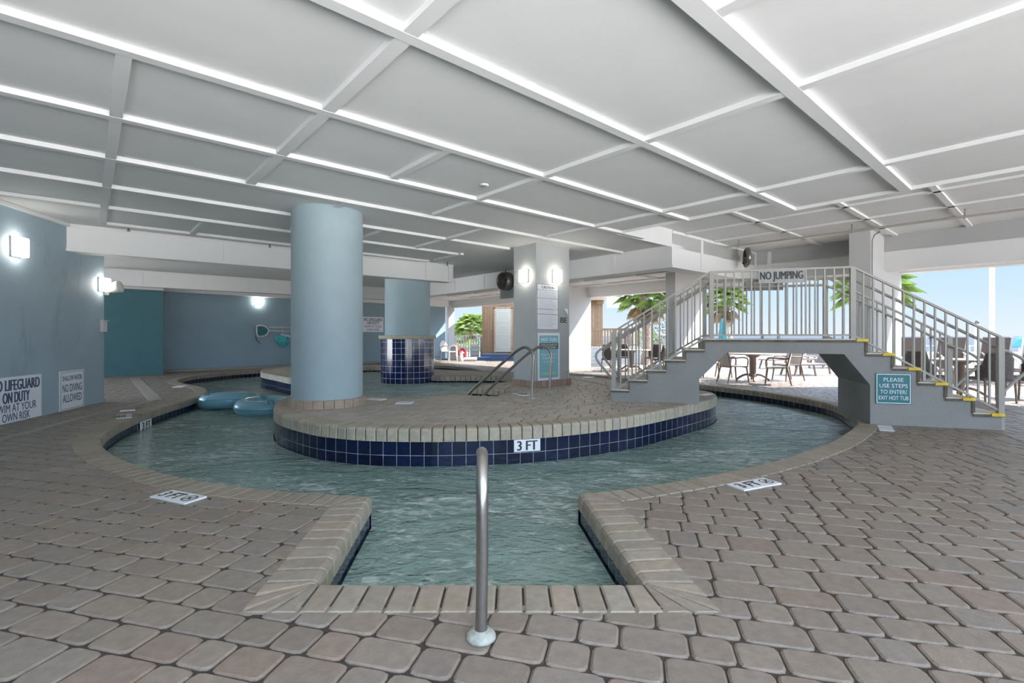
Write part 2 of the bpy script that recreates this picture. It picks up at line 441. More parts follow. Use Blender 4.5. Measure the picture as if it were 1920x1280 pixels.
def corner_run(P):
    out = []
    for a, b in zip(P, P[1:]):
        n = max(2, round((b - a).length / .13)); out += [a.lerp(b, i / n) for i in range(n)]
    return out + [P[-1]]
spa_px = [(679, 736), (687, 740), (722.5, 743), (747.5, 745), (779, 744.6), (810, 742), (835, 738.5)]
spa = catmull(pts(spa_px, IZ), .13) + corner_run([W(852, 737.8, IZ), W(888, 741, IZ), W(931, 742, IZ), W(967, 730.5, IZ), W(884, 725.8, IZ)]) \
    + catmull([W(886, 724.6, IZ), W(903, 721.5, IZ), W(927.5, 717.5, IZ), Vector((-.15, 10.85, IZ)), Vector((.02, 11.6, IZ)), W(959, 705.4, IZ)], .13) \
    + catmull([Vector((-.4, 12.35, IZ)), Vector((-1.2, 12.4, IZ)), Vector((-2.04, 12.45, IZ)), Vector((-2.9, 13.3, IZ)), Vector((-3.6, 15.0, IZ)), W(714, 687.5, IZ), W(679, 687.5, IZ), Vector((-5.6, 15.2, IZ)), Vector((-5.7, 13.5, IZ)), Vector((-4.6, 11.2, IZ)), Vector((-3.55, 9.6, IZ))], .13)

def area(poly): return .5 * sum(a.x * b.y - b.x * a.y for a, b in zip(poly, poly[1:] + poly[:1]))
def inside(poly, x, y):
    c = False; j = len(poly) - 1
    for i in range(len(poly)):
        a, b = poly[i], poly[j]
        if (a.y > y) != (b.y > y) and x < (b.x - a.x) * (y - a.y) / (b.y - a.y) + a.x: c = not c
        j = i
    return c
def stone(base, spread=.1, warm=.03):
    k = 1 + random.uniform(-spread, spread); w = random.uniform(-warm, warm)
    return (base[0] * k * (1 + w), base[1] * k, base[2] * k * (1 - w))
COPE = (.31, .265, .21)

def coping(mb, joint, run, side, zt, width, thick, closed=False, lim0=None, lim1=None, step=1, col=COPE, nose=.035, over=.0):
    """bull-nosed edging stones along run; side = +1 when the paving lies to the left of the run"""
    n = len(run)
    def nrm(i):
        if closed: d = run[(i + 1) % n] - run[i - 1]
        else: d = run[min(i + 1, n - 1)] - run[max(i - 1, 0)]
        d.z = 0; d.normalize()
        return Vector((-d.y, d.x, 0)) * side
    st = [(run[i] - nrm(i) * over, nrm(i), 0) for i in range(n)]
    cross = []
    if closed:
        for i in range(n + 1):
            p, k, _ = st[i % n]; cross.append((p, p + k * (width + over)))
    else:
        d0 = (run[1] - run[0]).normalized(); d1 = (run[-1] - run[-2]).normalized()
        L = [0]
        for a, b in zip(run, run[1:]): L.append(L[-1] + (b - a).length)
        T = L[-1]; seg = T / (n - 1)
        def inner(s):
            s = min(max(s, 0), T); i = min(int(s / seg), n - 2); return run[i].lerp(run[i + 1], (s - L[i]) / seg)
        def outer(s):
            lo = lim0 or 0; hi = T + (lim1 or 0); s = min(max(s, lo), hi)
            if s < 0: return run[0] + nrm(0) * width + d0 * s
            if s > T: return run[-1] + nrm(n - 1) * width + d1 * (s - T)
            i = min(int(s / seg), n - 2); t = (s - L[i]) / seg
            return inner(s) + nrm(i).lerp(nrm(i + 1), t).normalized() * width
        s = min(0, lim0 or 0); e = max(T, T + (lim1 or 0)); k = max(1, round((e - s) / (T / (n - 1))))
        for i in range(k + 1):
            q = s + (e - s) * i / k; cross.append((inner(q), outer(q)))
    prof = [(0, -thick), (0, -nose), (nose * .3, -nose * .3), (nose, 0), (-.004, 0), (-.0, -.006), (-.0, -.05)]
    g = .0055
    for (i0, o0), (i1, o1) in zip(cross, cross[1:]):
        du = (i1 - i0); dl = du.length; do = (o1 - o0); dol = do.length
        a0 = i0 + du * min(.45, g / dl) if dl > 1e-4 else i0; a1 = i1 - du * min(.45, g / dl) if dl > 1e-4 else i1
        b0 = o0 + do * min(.45, g / dol) if dol > 1e-4 else o0; b1 = o1 - do * min(.45, g / dol) if dol > 1e-4 else o1
        vs = []; m = len(prof)
        e = .16 if dl > .05 else .3          # softened long edges
        for f_, drop in ((0, .006), (e / 2, 0), (1 - e / 2, 0), (1, .006)):
            a, b = a0.lerp(a1, f_), b0.lerp(b1, f_)
            d = (b - a); Ld = d.length or 1e-6; d = d / Ld
            for k, (q, z) in enumerate(prof):
                t = min(q, Ld * .5) if k < 4 else Ld + q
                if k in (0, 1): t += drop
                v = a + d * max(t, 0); vs.append(Vector((v.x, v.y, zt + z - (drop if 1 < k < 5 else 0))))
        fs = []
        for j in range(3):
            o_ = j * m
            fs += [(o_ + k, o_ + k + 1, o_ + m + k + 1, o_ + m + k) if side < 0 else (o_ + k, o_ + m + k, o_ + m + k + 1, o_ + k + 1) for k in range(m - 1)]
        fs += [tuple(range(m)), tuple(reversed(range(3 * m, 4 * m)))]
        mb.add(vs, fs, stone(col))
        # mortar bed just under the face
        vs = []
        for a, b in ((i0, o0), (i1, o1)):
            d = (b - a); Ld = d.length or 1e-6; d = d / Ld
            for q, z in ((.014, -thick + .003), (.014, -nose), (nose, -.014), (Ld, -.014)):
                v = a + d * min(q, Ld); vs.append(Vector((v.x, v.y, zt + z)))
        joint.add(vs, [(0, 1, 5, 4), (1, 2, 6, 5), (2, 3, 7, 6)])

CW = .255
mb, jb = MB(), MB()
# pool_poly runs anticlockwise or clockwise; find on which side the paving lies
SIDE = -1 if area(pool_poly) > 0 else 1
def miter(run_a_dir, run_b_dir, s):      # where the outer lines of two straight runs cross
    ang = math.atan2(run_a_dir.x * run_b_dir.y - run_a_dir.y * run_b_dir.x, run_a_dir.dot(run_b_dir))
    return CW * math.tan(ang / 2) * s
dm0 = (run_main[1] - run_main[0]).normalized(); dm1 = (run_main[-1] - run_main[-2]).normalized()
dr = (run_r[-1] - run_r[0]).normalized(); df_ = (run_f[-1] - run_f[0]).normalized(); dl_ = (run_l[-1] - run_l[0]).normalized()
k1, k2, k3, k4 = miter(dm1, dr, SIDE), miter(dr, df_, SIDE), miter(df_, dl_, SIDE), miter(dl_, dm0, SIDE)
coping(mb, jb, run_main, SIDE, .006, CW, .115, lim0=k4, lim1=-k1)
coping(mb, jb, run_r, SIDE, .006, CW, .115, lim0=k1, lim1=-k2)
coping(mb, jb, run_f, SIDE, .006, CW, .115, lim0=k2, lim1=-k3)
coping(mb, jb, run_l, SIDE, .006, CW, .115, lim0=k3, lim1=-k4)
tag(mb.build('trim_1', M_coping, origin=(0, 0, 0)), 'tan bull-nosed stone edging all round the pool rim and entry channel', kind='structure')
tag(jb.build('trim_2', M_joint, origin=(0, 0, 0)), 'dark mortar joints between the pool edging stones', kind='structure')
mb, jb = MB(), MB()
ISIDE = 1 if area(island) > 0 else -1
coping(mb, jb, island, ISIDE, IZ + .005, CW, .15, closed=True, col=(.40, .345, .27))
SSIDE = -1 if area(spa) > 0 else 1
coping(mb, jb, spa, SSIDE, IZ + .003, .17, .13, closed=True, col=(.40, .345, .27))
tag(mb.build('trim_3', M_coping, origin=(0, 0, 0)), 'tan stone edging round the raised island and its spa', kind='structure')
tag(jb.build('trim_4', M_joint, origin=(0, 0, 0)), 'dark mortar joints of the island edging', kind='structure')

# tile band and plaster walls under the edging
def band(mb, run, z0, z1, off, side, closed):
    n = len(run); P = []
    for i in range(n):
        if closed: d = run[(i + 1) % n] - run[i - 1]
        else: d = run[min(i + 1, n - 1)] - run[max(i - 1, 0)]
        d.z = 0; d.normalize(); k = Vector((-d.y, d.x, 0)) * side
        P.append(run[i] + k * off)
    u = 0; m = n if closed else n - 1
    for i in range(m):
        a, b = P[i], P[(i + 1) % n]; L = (b - a).length
        mb.add([(a.x, a.y, z0), (b.x, b.y, z0), (b.x, b.y, z1), (a.x, a.y, z1)], [(0, 1, 2, 3)], uvs=[[(u, z0 - z1), (u + L, z0 - z1), (u + L, 0), (u, 0)]])
        u += L
t = MB()
for r in (run_main, run_r, run_f, run_l): band(t, r, -.45, -.10, .012, SIDE, False)
tag(t.build('wall_pool_tile', M_tile, origin=(0, 0, 0)), 'dark blue waterline tiles under the pool rim', kind='structure')
t = MB(); band(t, island, -.50, IZ - .145, .012, ISIDE, True)
tag(t.build('wall_island_tile', M_tile, origin=(0, 0, 0)), 'dark blue tiled face of the raised island', kind='structure')
t = MB(); band(t, spa, -.25, IZ - .12, .012, SSIDE, True)
tag(t.build('wall_spa_tile', M_tile, origin=(0, 0, 0)), 'dark blue tiles round the inside of the spa', kind='structure')
t = MB()
band(t, pool_poly, -1.15, -.44, .014, SIDE, True); band(t, island, -1.15, -.49, .014, ISIDE, True)
for zz, poly in ((-1.15, pool_poly),):
    tr = tessellate_polygon([[Vector((p.x, p.y, 0)) for p in poly]])
    t.add([(p.x, p.y, zz) for p in poly], [tuple(x) for x in tr])
band(t, spa, -.9, -.24, .014, SSIDE, True)
t.add([(p.x, p.y, -.9) for p in spa], [tuple(x) for x in tessellate_polygon([[Vector((p.x, p.y, 0)) for p in spa]])])
tag(t.build('floor_pool', M_plaster, origin=(0, 0, 0)), 'pale plaster bottom of the pool', kind='structure')
t = MB()
grow = [p for p in pool_poly]
allp = pool_poly + island
tr = flat_tris([[Vector((p.x, p.y, 0)) for p in pool_poly], [Vector((p.x, p.y, 0)) for p in island]], allp)
t.add([(p.x, p.y, WZ) for p in allp], [tuple(x) for x in tr])
tag(t.build('pool_water', M_water, origin=(0, 0, WZ)), 'rippling grey-green water of the river pool round the island', 'water', kind='stuff')
t = MB(); t.add([(p.x, p.y, SZ) for p in spa], flat_tris([[Vector((p.x, p.y, 0)) for p in spa]], spa))
tag(t.build('spa_water', M_spa, origin=(0, 0, SZ)), 'bubbling pale green water of the hot tub on the island', 'water', kind='stuff')

# ================================================================== PAVING
deck_out = [Vector((-9, -2.2, 0)), Vector((30, -2.2, 0)), Vector((60, 20, 0)), Vector((50, 46, 0)), Vector((-30, 46, 0)), Vector((-30, 10, 0))]
def base_plane(name, outer, hole, z, mat, label):
    t = MB(); loops = [[Vector((p.x, p.y, 0)) for p in outer]] + ([[Vector((p.x, p.y, 0)) for p in hole]] if hole else [])
    ps = list(outer) + (list(hole) if hole else [])
    t.add([(p.x, p.y, z) for p in ps], [tuple(x) for x in tessellate_polygon(loops)])
    o = t.build(name, mat, origin=(0, 0, 0)); return tag(o, label, kind='structure')
def offset_poly(poly, d, side):
    n = len(poly); out = []
    for i in range(n):
        e = poly[(i + 1) % n] - poly[i - 1]; e.z = 0; e.normalize()
        out.append(poly[i] + Vector((-e.y, e.x, 0)) * side * d)
    return out
pool_mid = offset_poly(pool_poly, .15, SIDE)
island_mid = offset_poly(island, .15, ISIDE)
spa_mid = offset_poly(spa, .08, SSIDE)
YF = 24.0
base_plane('floor', [Vector((-16, -2.2, 0)), Vector((26, -2.2, 0)), Vector((26, YF, 0)), Vector((-16, YF, 0))], offset_poly(pool_poly, .1, SIDE), -.009, M_joint, 'sand-jointed bed of the paved pool deck')
base_plane('floor_island', island_mid, spa_mid, IZ - .009, M_joint, 'sand-jointed bed of the paving on the island')
base_plane('floor_terrace', [Vector((-25, YF - .05, 0)), Vector((60, YF - .05, 0)), Vector((60, 34, 0)), Vector((-25, 34, 0))], None, -.004, M_fardeck, 'sunlit brick paving outside the building')
base_plane('floor_terrace_side', [Vector((25.95, -2.2, 0)), Vector((60, -2.2, 0)), Vector((60, YF, 0)), Vector((25.95, YF, 0))], None, -.004, M_fardeck, 'sunlit brick paving to the right')

def clip(poly, a, n):                    # keep the side where (p-a).n >= 0
    out = []
    for i in range(len(poly)):
        p, q = poly[i], poly[(i + 1) % len(poly)]
        dp, dq = (p[0] - a[0]) * n[0] + (p[1] - a[1]) * n[1], (q[0] - a[0]) * n[0] + (q[1] - a[1]) * n[1]
        if dp >= 0: out.append(p)
        if (dp >= 0) != (dq >= 0):
            t = dp / (dp - dq); out.append((p[0] + (q[0] - p[0]) * t, p[1] + (q[1] - p[1]) * t))
    return out
def paver(mb, poly, z, col, rnd):
    n0 = len(poly)
    if n0 < 3: return
    ar = abs(.5 * sum(poly[i][0] * poly[(i + 1) % n0][1] - poly[(i + 1) % n0][0] * poly[i][1] for i in range(n0)))
    if ar < .0012: return
    if .5 * sum(poly[i][0] * poly[(i + 1) % n0][1] - poly[(i + 1) % n0][0] * poly[i][1] for i in range(n0)) < 0: poly = poly[::-1]
    cx = sum(p[0] for p in poly) / n0; cy = sum(p[1] for p in poly) / n0
    pl = [Vector((p[0], p[1])) for p in poly]; out = []
    for i in range(n0):                  # rounded corners
        p, a, b = pl[i], pl[i - 1], pl[(i + 1) % n0]
        da, db = a - p, b - p; la, lb = da.length, db.length
        if la < 1e-4 or lb < 1e-4: continue
        r = min(rnd, la * .4, lb * .4)
        q0, q1 = p + da / la * r, p + db / lb * r
        out += [q0, q0.lerp(q1, .5).lerp(p, .45), q1]
    n = len(out)
    if n < 3: return
    c = Vector((cx, cy)); vs = []
    tilt = (random.uniform(-.008, .008), random.uniform(-.008, .008)); dz = random.uniform(-.0015, .0015)
    for ins, dep in ((0.0, -.02), (.0, -.006), (.010, 0)):
        for p in out:
            d = c - p; L = d.length or 1
            q = p + d / L * min(ins, L * .5)
            vs.append((q.x, q.y, z + dep + dz + (q.x - cx) * tilt[0] + (q.y - cy) * tilt[1]))
    fs = []
    for k in (0, 1):
        for i in range(n): fs.append((k * n + i, k * n + (i + 1) % n, (k + 1) * n + (i + 1) % n, (k + 1) * n + i))
    fs.append(tuple(range(2 * n, 3 * n)))
    mb.add(vs, fs, col)
PU = Vector((math.cos(-.247), math.sin(-.247))); PV = Vector((-PU.y, PU.x))
PAVE = (.245, .205, .172)
def edge_samples(run, side, d, closed):
    out = []; n = len(run)
    for i in range(n):
        e = run[(i + 1) % n] - run[i - 1] if closed else run[min(i + 1, n - 1)] - run[max(i - 1, 0)]
        e.z = 0
        if e.length < 1e-6: continue
        e.normalize(); nx, ny = -e.y * side, e.x * side
        out.append((run[i].x + nx * d, run[i].y + ny * d, nx, ny))
    return out
def pave(mb, test, x0, x1, y0, y1, z, eds, rnd=.03, exclusive=(), base=None):
    """lay mixed paving stones; eds are the edges that trim them"""
    grid = {}
    for k, L in enumerate(eds):
        for q in L: grid.setdefault((int(q[0] // .5), int(q[1] // .5)), []).append((k, q))
    cs = [Vector((x, y)) for x in (x0, x1) for y in (y0, y1)]
    u0, u1 = min(c.dot(PU) for c in cs), max(c.dot(PU) for c in cs)
    v0, v1 = min(c.dot(PV) for c in cs), max(c.dot(PV) for c in cs)
    v = v0
    while v < v1:
        h = random.choice((.165, .165, .215)); u = u0 - random.uniform(0, .3)
        while u < u1:
            w = random.choice((.165, .215, .265))
            c = PU * (u + w / 2) + PV * (v + h / 2)
            u_, u = u, u + w
            if not (x0 < c.x < x1 and y0 < c.y < y1) or not test(c.x, c.y): continue
            g = .0038
            poly = [tuple(PU * a + PV * b) for a, b in ((u_ + g, v + g), (u_ + w - g, v + g), (u_ + w - g, v + h - g), (u_ + g, v + h - g))]
            near = {}
            gx, gy = int(c.x // .5), int(c.y // .5)
            for i in (-1, 0, 1):
                for j in (-1, 0, 1):
                    for k, q in grid.get((gx + i, gy + j), ()):
                        d = (q[0] - c.x) ** 2 + (q[1] - c.y) ** 2
                        if k not in near or d < near[k][0]: near[k] = (d, q)
            for a, b in exclusive:
                if a in near and b in near: del near[a if near[a][0] > near[b][0] else b]
            for k, (d, q) in near.items():
                if d < .30: poly = clip(poly, (q[0], q[1]), (q[2], q[3]))
                if len(poly) < 3: break
            if len(poly) < 3: continue
            b = stone(base or PAVE, .09, .025); q = random.random()
            if q < .12: b = (b[0], b[1] * .94, b[2] * .90)
            elif q < .22: b = (b[0] * .98, b[1] * .99, b[2] * 1.01)
            paver(mb, poly, z, b, rnd)
        v += h
pool_in = offset_poly(pool_poly, -.25, SIDE)
isl_out = offset_poly(island, -.1, ISIDE)
def deck_test(x, y):
    if abs(x) > 1.09 * y + 1.6: return False
    if x < -4.97 - .2385 * (y + 1.5) - .15 and y < 9.2: return False
    if y > 16 and (x + 11.7) < (y - 16.4) / 1.06 - .3: return False
    return not inside(pool_in, x, y)
mb = MB()
pave(mb, deck_test, -14, 24, 1.2, YF, 0.0, [edge_samples(run_main, SIDE, .2, False), edge_samples(run_r, SIDE, .2, False), edge_samples(run_f, SIDE, .2, False), edge_samples(run_l, SIDE, .2, False)], exclusive=((1, 2), (2, 3)))
tag(mb.build('floor_paving', M_paver, origin=(0, 0, 0)), 'grey-brown tumbled paving stones of the pool deck', kind='structure')
mb = MB()
isl_in, spa_in = offset_poly(island, -.1, ISIDE), offset_poly(spa, -.2, SSIDE)
def isl_test(x, y): return inside(isl_in, x, y) and not inside(spa_in, x, y)
pave(mb, isl_test, -9, 4, 5.5, 18, IZ, [edge_samples(island, ISIDE, .2, True), edge_samples(spa, SSIDE, .12, True)], base=(.44, .385, .33))
tag(mb.build('floor_island_paving', M_paver, origin=(0, 0, 0)), 'grey-brown tumbled paving stones of the island', kind='structure')
# ================================================================== BUILDING SHELL
CZ, RZ, HC = 3.03, 2.985, 3.30       # ceiling panels, underside of the ribs, the higher ceiling on the right
def PQ(p, q, z=0): return A * p + B * q + UP * z
def pq(px, py, z=RZ): v = W(px, py, z); return v.dot(A), v.dot(B)
def ribdir(p0, p1, z=RZ):
    a, b = pq(*p0, z), pq(*p1, z); return a, b
P0 = Vector((2.99, 18.45, 0))        # a point of the building's open seaward line, which runs along B
# ceiling outline and the step up to the higher ceiling
p_edge = .5 * (pq(1200, 431)[0] + pq(1452, 382)[0]); q_jog = pq(1452, 382)[1]; p_edge2 = .5 * (pq(1500, 394)[0] + pq(1920, 317)[0])
corner = W(1260, 499.7, 2.59); q_face = corner.dot(B); p_in = (W(1422, 474, HC)).dot(A)
P_line = P0.dot(A)
q_left, q_right = 24.0, -16.0
back_y = -1.6
def rect_pq(p0, p1, q0, q1): return [PQ(p0, q0), PQ(p1, q0), PQ(p1, q1), PQ(p0, q1)]
hi = [PQ(p_edge, q_face), PQ(p_edge, q_jog), PQ(p_edge2, q_jog)]
def cut_back(a, d):                  # where a line along d meets the back edge of the roof
    t = (back_y - a.y) / d.y; return a + d * t
hi_r = cut_back(PQ(p_edge2, q_jog), -B); hi_rr = cut_back(PQ(p_in, q_face), -B)
high_poly = [PQ(p_edge, q_face), PQ(p_edge, q_jog), PQ(p_edge2, q_jog), hi_r, hi_rr, PQ(p_in, q_face)]
back_r = cut_back(PQ(P_line + .3, 0), -B)
low_a = [Vector((-6.5, back_y, 0)), hi_r, PQ(p_edge2, q_jog), PQ(p_edge, q_jog), PQ(p_edge, q_face), PQ(p_in, q_face), hi_rr, back_r, PQ(P_line + .3, 22), Vector((-14, 26, 0)), Vector((-18, 14, 0))]
def flat(name, poly, z, mat, label, down=True):
    t = MB(); t.add([(p.x, p.y, z) for p in poly], [tuple(x) for x in tessellate_polygon([[Vector((p.x, p.y, 0)) for p in poly]])])
    return tag(t.build(name, mat, origin=(0, 0, 0)), label, kind='structure')
flat('ceiling', low_a, CZ, M_ceiling, 'white panelled ceiling over the pool')
flat('ceiling_raised', high_poly, HC + .03, M_ceiling, 'higher white ceiling panels on the right')
t = MB()
for i in range(len(high_poly)):
    a, b = high_poly[i], high_poly[(i + 1) % len(high_poly)]
    if i == 3: continue
    t.add([(a.x, a.y, RZ), (b.x, b.y, RZ), (b.x, b.y, HC + .04), (a.x, a.y, HC + .04)], [(0, 1, 2, 3)])
tag(t.build('ceiling_step', M_ceiling, origin=(0, 0, 0)), 'white step between the lower and higher ceiling', kind='structure')
t = MB(); t.prism([Vector((-18, back_y, 0)), back_r, PQ(P_line + .3, 22), Vector((-16, 28, 0)), Vector((-22, 14, 0))], 3.36, 3.7)
tag(t.build('roof', M_white, origin=(0, 0, 0)), 'white roof slab', kind='structure')

# ribs: (line direction, points along it); ends in pixels of the rib's underside
ribsA = [((-60, 8), (230, 103), 1302, 412), ((560, -24), (757, 74), 1500, 393), ((0, 175), (215, 223), 1250, 440), ((0, 265), (463, 345), 1176, 474), ((0, 322), (198, 353), 955, 468), ((0, 366), (195, 391), 850, 480), ((200, 421), (350, 440), 800, 492), ((1230, -30), (1500, 172), 1708, 357)]
ribsB = [((245, 20), (219, 200), 197, 424, 235), ((850, 0), (608, 210), 467, 345, 900), ((845, 281), (740, 336), 740, 336, 845), ((1920, 26), (1029, 329), 808, 404, 1920), ((1920, 256), (1125, 424), 1025, 445, 1920),
         ((916, 430), (844, 448), 781, 465, 916), ((867, 478), (815, 489), 815, 489, 867), ((721, 433), (670, 453), 660, 456, 721), ((647, 382), (627, 392), 545, 432, 647), ((385, 417), (360, 441), 360, 441, 385), ((1411, -4), (1346, 28), 1346, 28, 1411)]
nrib = 0
def rib(a, b, w=.085, z0=RZ, z1=CZ + .02):
    global nrib
    nrib += 1
    t = MB(); t.beam(Vector((a.x, a.y, (z0 + z1) / 2)), Vector((b.x, b.y, (z0 + z1) / 2)), w, z1 - z0)
    tag(t.build('ceiling_rib', M_ceiling), 'white batten crossing the ceiling', kind='structure')
qA = []
for r in ribsA:
    q = .5 * (pq(*r[0])[1] + pq(*r[1])[1]) if r[0][0] > -1e9 else 0
    p0 = min(pq(*r[0])[0], pq(*r[1])[0]); p1 = pq(r[2], r[3])[0]
    if r[0][0] <= 0: p0 = -6 if q > 5 else -3
    if r[0][1] < 0: p0 = cut_back(PQ(0, q), A).dot(A)
    qA.append(q)
    rib(PQ(p0, q), PQ(p1, q), .11 if r is ribsA[-1] else .085)
for r in ribsB:
    p = .5 * (pq(*r[0])[0] + pq(*r[1])[0])
    qs = pq(r[2], r[3])[1]; t_ = pq(*r[0])[1]
    q1 = t_
    if r[4] >= 1920 or r[0][0] == 1411: q1 = t_ - 3
    if r[0] == (850, 0): q1 = t_ - 2.5
    if r[0] == (245, 20): q1 = pq(230, 105)[1]
    rib(PQ(p, qs), PQ(p, q1), .10 if r[0] == (850, 0) else .085, z0=RZ + .002)
# ribs of the raised ceiling
def hp(px, py): v = W(px, py, HC); return v.dot(A), v.dot(B)
hb = [.5 * (hp(1305, 437)[0] + hp(1570, 390)[0]), hp(1600, 426)[0] + .55]
for p in (hb[0], hb[0] + 1.25, hb[0] + 2.35):
    if p < p_in - .1: rib(PQ(p, q_face - .02), PQ(p, -6), z0=HC - .005, z1=HC + .04)
for px, py in ((1419, 416), (1583, 388), (1750, 352)):
    q = hp(px, py)[1]; rib(PQ(p_edge2 if q < q_jog else p_edge, q), PQ(p_in, q), z0=HC - .005, z1=HC + .04)
# ribs beyond the inner beam, in the bay by the open side
for k in range(1, 4):
    p = p_in + .4 + (P_line - p_in) * k / 4
for p in (P_line - .9, P_line - 2.1, P_line - 3.6):
    rib(PQ(p, 5.6), PQ(p, 18.5))
for q in range(6, 19, 2): rib(PQ(P_line - 4.6, q + .5), PQ(P_line + .1, q + .5))

# dropped beams
def face_beam(name, a, b, z0, z1, thick, inward, label, panels=(), lip=True):
    d = (b - a).normalized(); n = inward
    t = MB(); c0, c1 = a + n * (thick / 2), b + n * (thick / 2)
    t.beam(Vector((c0.x, c0.y, (z0 + z1) / 2)), Vector((c1.x, c1.y, (z0 + z1) / 2)), thick, z1 - z0)
    L = (b - a).length
    for s in panels:
        c = a + d * (s * L) - n * .008
        t.beam(Vector((c.x, c.y, z0 + .04)), Vector((c.x, c.y, z1 - .05)), .09, .02, up=n)
    if lip:
        for z in (z0 + .015, z1 - .05):
            a2, b2 = a - n * .006, b - n * .006
            t.beam(Vector((a2.x, a2.y, z)), Vector((b2.x, b2.y, z)), .014, .05)
    return tag(t.build(name, M_beam, origin=(0, 0, 0)), label, kind='structure')
b1a, b1b = W(140, 470.5, 2.59), W(850, 528.5, 2.59)
b1a.z = b1b.z = 0
face_beam('beam', b1a - A * .35, b1b, 2.59, CZ + .02, .38, B, 'long white dropped beam above the near edge of the lazy river', (.06, .33, .62, .9, .985))
b2a = W(186, 532, 2.59); b2a.z = 0
face_beam('beam', b2a - A * .3, b2a + A * 9.5, 2.59, CZ + .02, .4, B, 'second white dropped beam further back', (.12, .40, .55, .8))
b3e = Vector((corner.x, corner.y, 0))
face_beam('beam', b3e + B * 9.6, b3e, 2.59, CZ + .02, .42, A, 'shaded white beam running behind the grey pillar', (.2, .36, .55, .66, .85))
b4e = PQ(p_in, q_face)
face_beam('beam', b3e, b4e, 2.588, HC + .04, .42, B, 'white beam with a round vent, over the bridge', (.3, .985))
face_beam('beam', b4e, b4e - B * 16, 2.586, HC + .04, .42, A, 'white beam along the seaward side', (.02,), lip=False)
lint0 = PQ(P_line, 23.5); lint1 = PQ(P_line, -14)
t = MB(); 
for zz, th, o in ((2.66, .30, 0), (2.76, .06, -.17)):
    t.beam(PQ(P_line + o, 23.5, (zz + 3.36) / 2), PQ(P_line + o, -14, (zz + 3.36) / 2), th, 3.36 - zz)
tag(t.build('beam', M_beam, origin=(0, 0, 0)), 'white outer lintel of the open seaward side', kind='structure')

# walls
def wall(name, a, b, z0, z1, th, side, mat, label):
    n = Vector((-(b - a).y, (b - a).x, 0)).normalized() * side
    t = MB(); c0, c1 = a + n * th / 2, b + n * th / 2
    t.beam(Vector((c0.x, c0.y, (z0 + z1) / 2)), Vector((c1.x, c1.y, (z0 + z1) / 2)), th, z1 - z0)
    return tag(t.build(name, mat, origin=(0, 0, 0)), label, kind='structure')
LW0, LW1 = Vector((-4.75, -2.2, 0)), W(195, 753)
wall('wall_left', LW0, LW1, -.02, 3.36, .3, 1, M_bluewall, 'blue-grey stucco wall on the left with dark stains')
wall('wall_rear_light_block', LW0 + Vector((-.3, 0, 0)), Vector((-1.4, -2.2, 0)), -.02, 3.36, .3, -1, M_bluewall, 'blue-grey wall added behind the viewpoint to shade the rib sides')  # unseen wall added to block light from the rear left
t = MB(); n_ = Vector((-(LW1 - LW0).y, (LW1 - LW0).x, 0)).normalized()
a_, b_ = LW0 - n_ * .02, LW1 - n_ * .02
t.beam(Vector((a_.x, a_.y, 3.0)), Vector((b_.x, b_.y, 3.0)), .05, .05)
tag(t.build('trim_5', M_beam, origin=(0, 0, 0)), 'thin white moulding along the top of the left wall', kind='structure')
g0, g1 = W(188, 706), W(305.5, 701.3)
gd = (g1 - g0).normalized()
wall('wall_teal', g0 - gd * 2, g1, -.02, 3.36, .9, 1, M_green, 'dark teal wall section at the back left')
w0, w1 = W(306, 697), Vector((-3.42, 25.0, 0))
wd = (w1 - w0).normalized()
wall('wall_back', w0 - wd * 1.2, w1, -.02, 3.36, .3, 1, M_bluefar, 'long blue wall along the far side of the river')
wn_ = Vector((wd.y, -wd.x, 0))
t = MB(); c0, c1 = w0 + wn_ * .12 - wd * .1, w1 + wn_ * .12
t.beam(Vector((c0.x, c0.y, (2.70 + CZ) / 2)), Vector((c1.x, c1.y, (2.70 + CZ) / 2)), .28, CZ + .03 - 2.70)
gn = Vector((gd.y, -gd.x, 0)); c0, c1 = g0 + gn * .12 - gd, g1 + gn * .12
t.beam(Vector((c0.x, c0.y, (2.64 + CZ) / 2)), Vector((c1.x, c1.y, (2.64 + CZ) / 2)), .28, CZ + .03 - 2.64)
tag(t.build('trim_6', M_beam, origin=(0, 0, 0)), 'white soffit along the top of the far blue wall', kind='structure')
t = MB(); c0, c1 = w0 + wn_ * .14 - wd * .1, w1 + wn_ * .14
t.beam(Vector((c0.x, c0.y, .03)), Vector((c1.x, c1.y, .03)), .28, .08)
tag(t.build('baseboard_back', M_concrete, origin=(0, 0, 0)), 'pale kerb at the foot of the far blue wall', kind='structure')

# white wall piers of the seaward side
def pier(far_px, near_px, top, thick, label, name='pier'):
    r0, r1 = (far_px - 960) / F, (near_px - 960) / F
    # far edge on the building line, near edge where the pier comes to meet the view
    s = (P_line - 0) ; 
    # solve PQ(P_line, q) with x / y = r0
    q = (P_line * A.y * r0 - P_line * A.x) / (B.x - r0 * B.y)
    far = PQ(P_line, q)
    p2 = (q * B.y * r1 - q * B.x) / (A.x - r1 * A.y)
    near = PQ(p2, q)
    t = MB(); c0, c1 = near + B * (thick / 2), far + B * (thick / 2)
    t.beam(Vector((c0.x, c0.y, top / 2 - .01)), Vector((c1.x, c1.y, top / 2 - .01)), thick, top + .02)
    o = t.build('pillar', M_white, origin=(near.x, near.y, 0))
    return tag(o, label, kind='structure'), near, far
pier(852, 841, 3.34, .3, 'white pier at the far end of the blue wall')
_, n1, f1 = pier(1108, 1063, 3.34, .34, 'broad white pier right of the grey pillar')
_, n2, f2 = pier(1325, 1266, 3.34, .30, 'white pier behind the stairs of the bridge')
_, n3, f3 = pier(1690, 1632, 3.34, .36, 'white pier behind the right stairs of the bridge')
pier(2350, 2170, 3.34, .36, 'white pier beyond the right of the view')

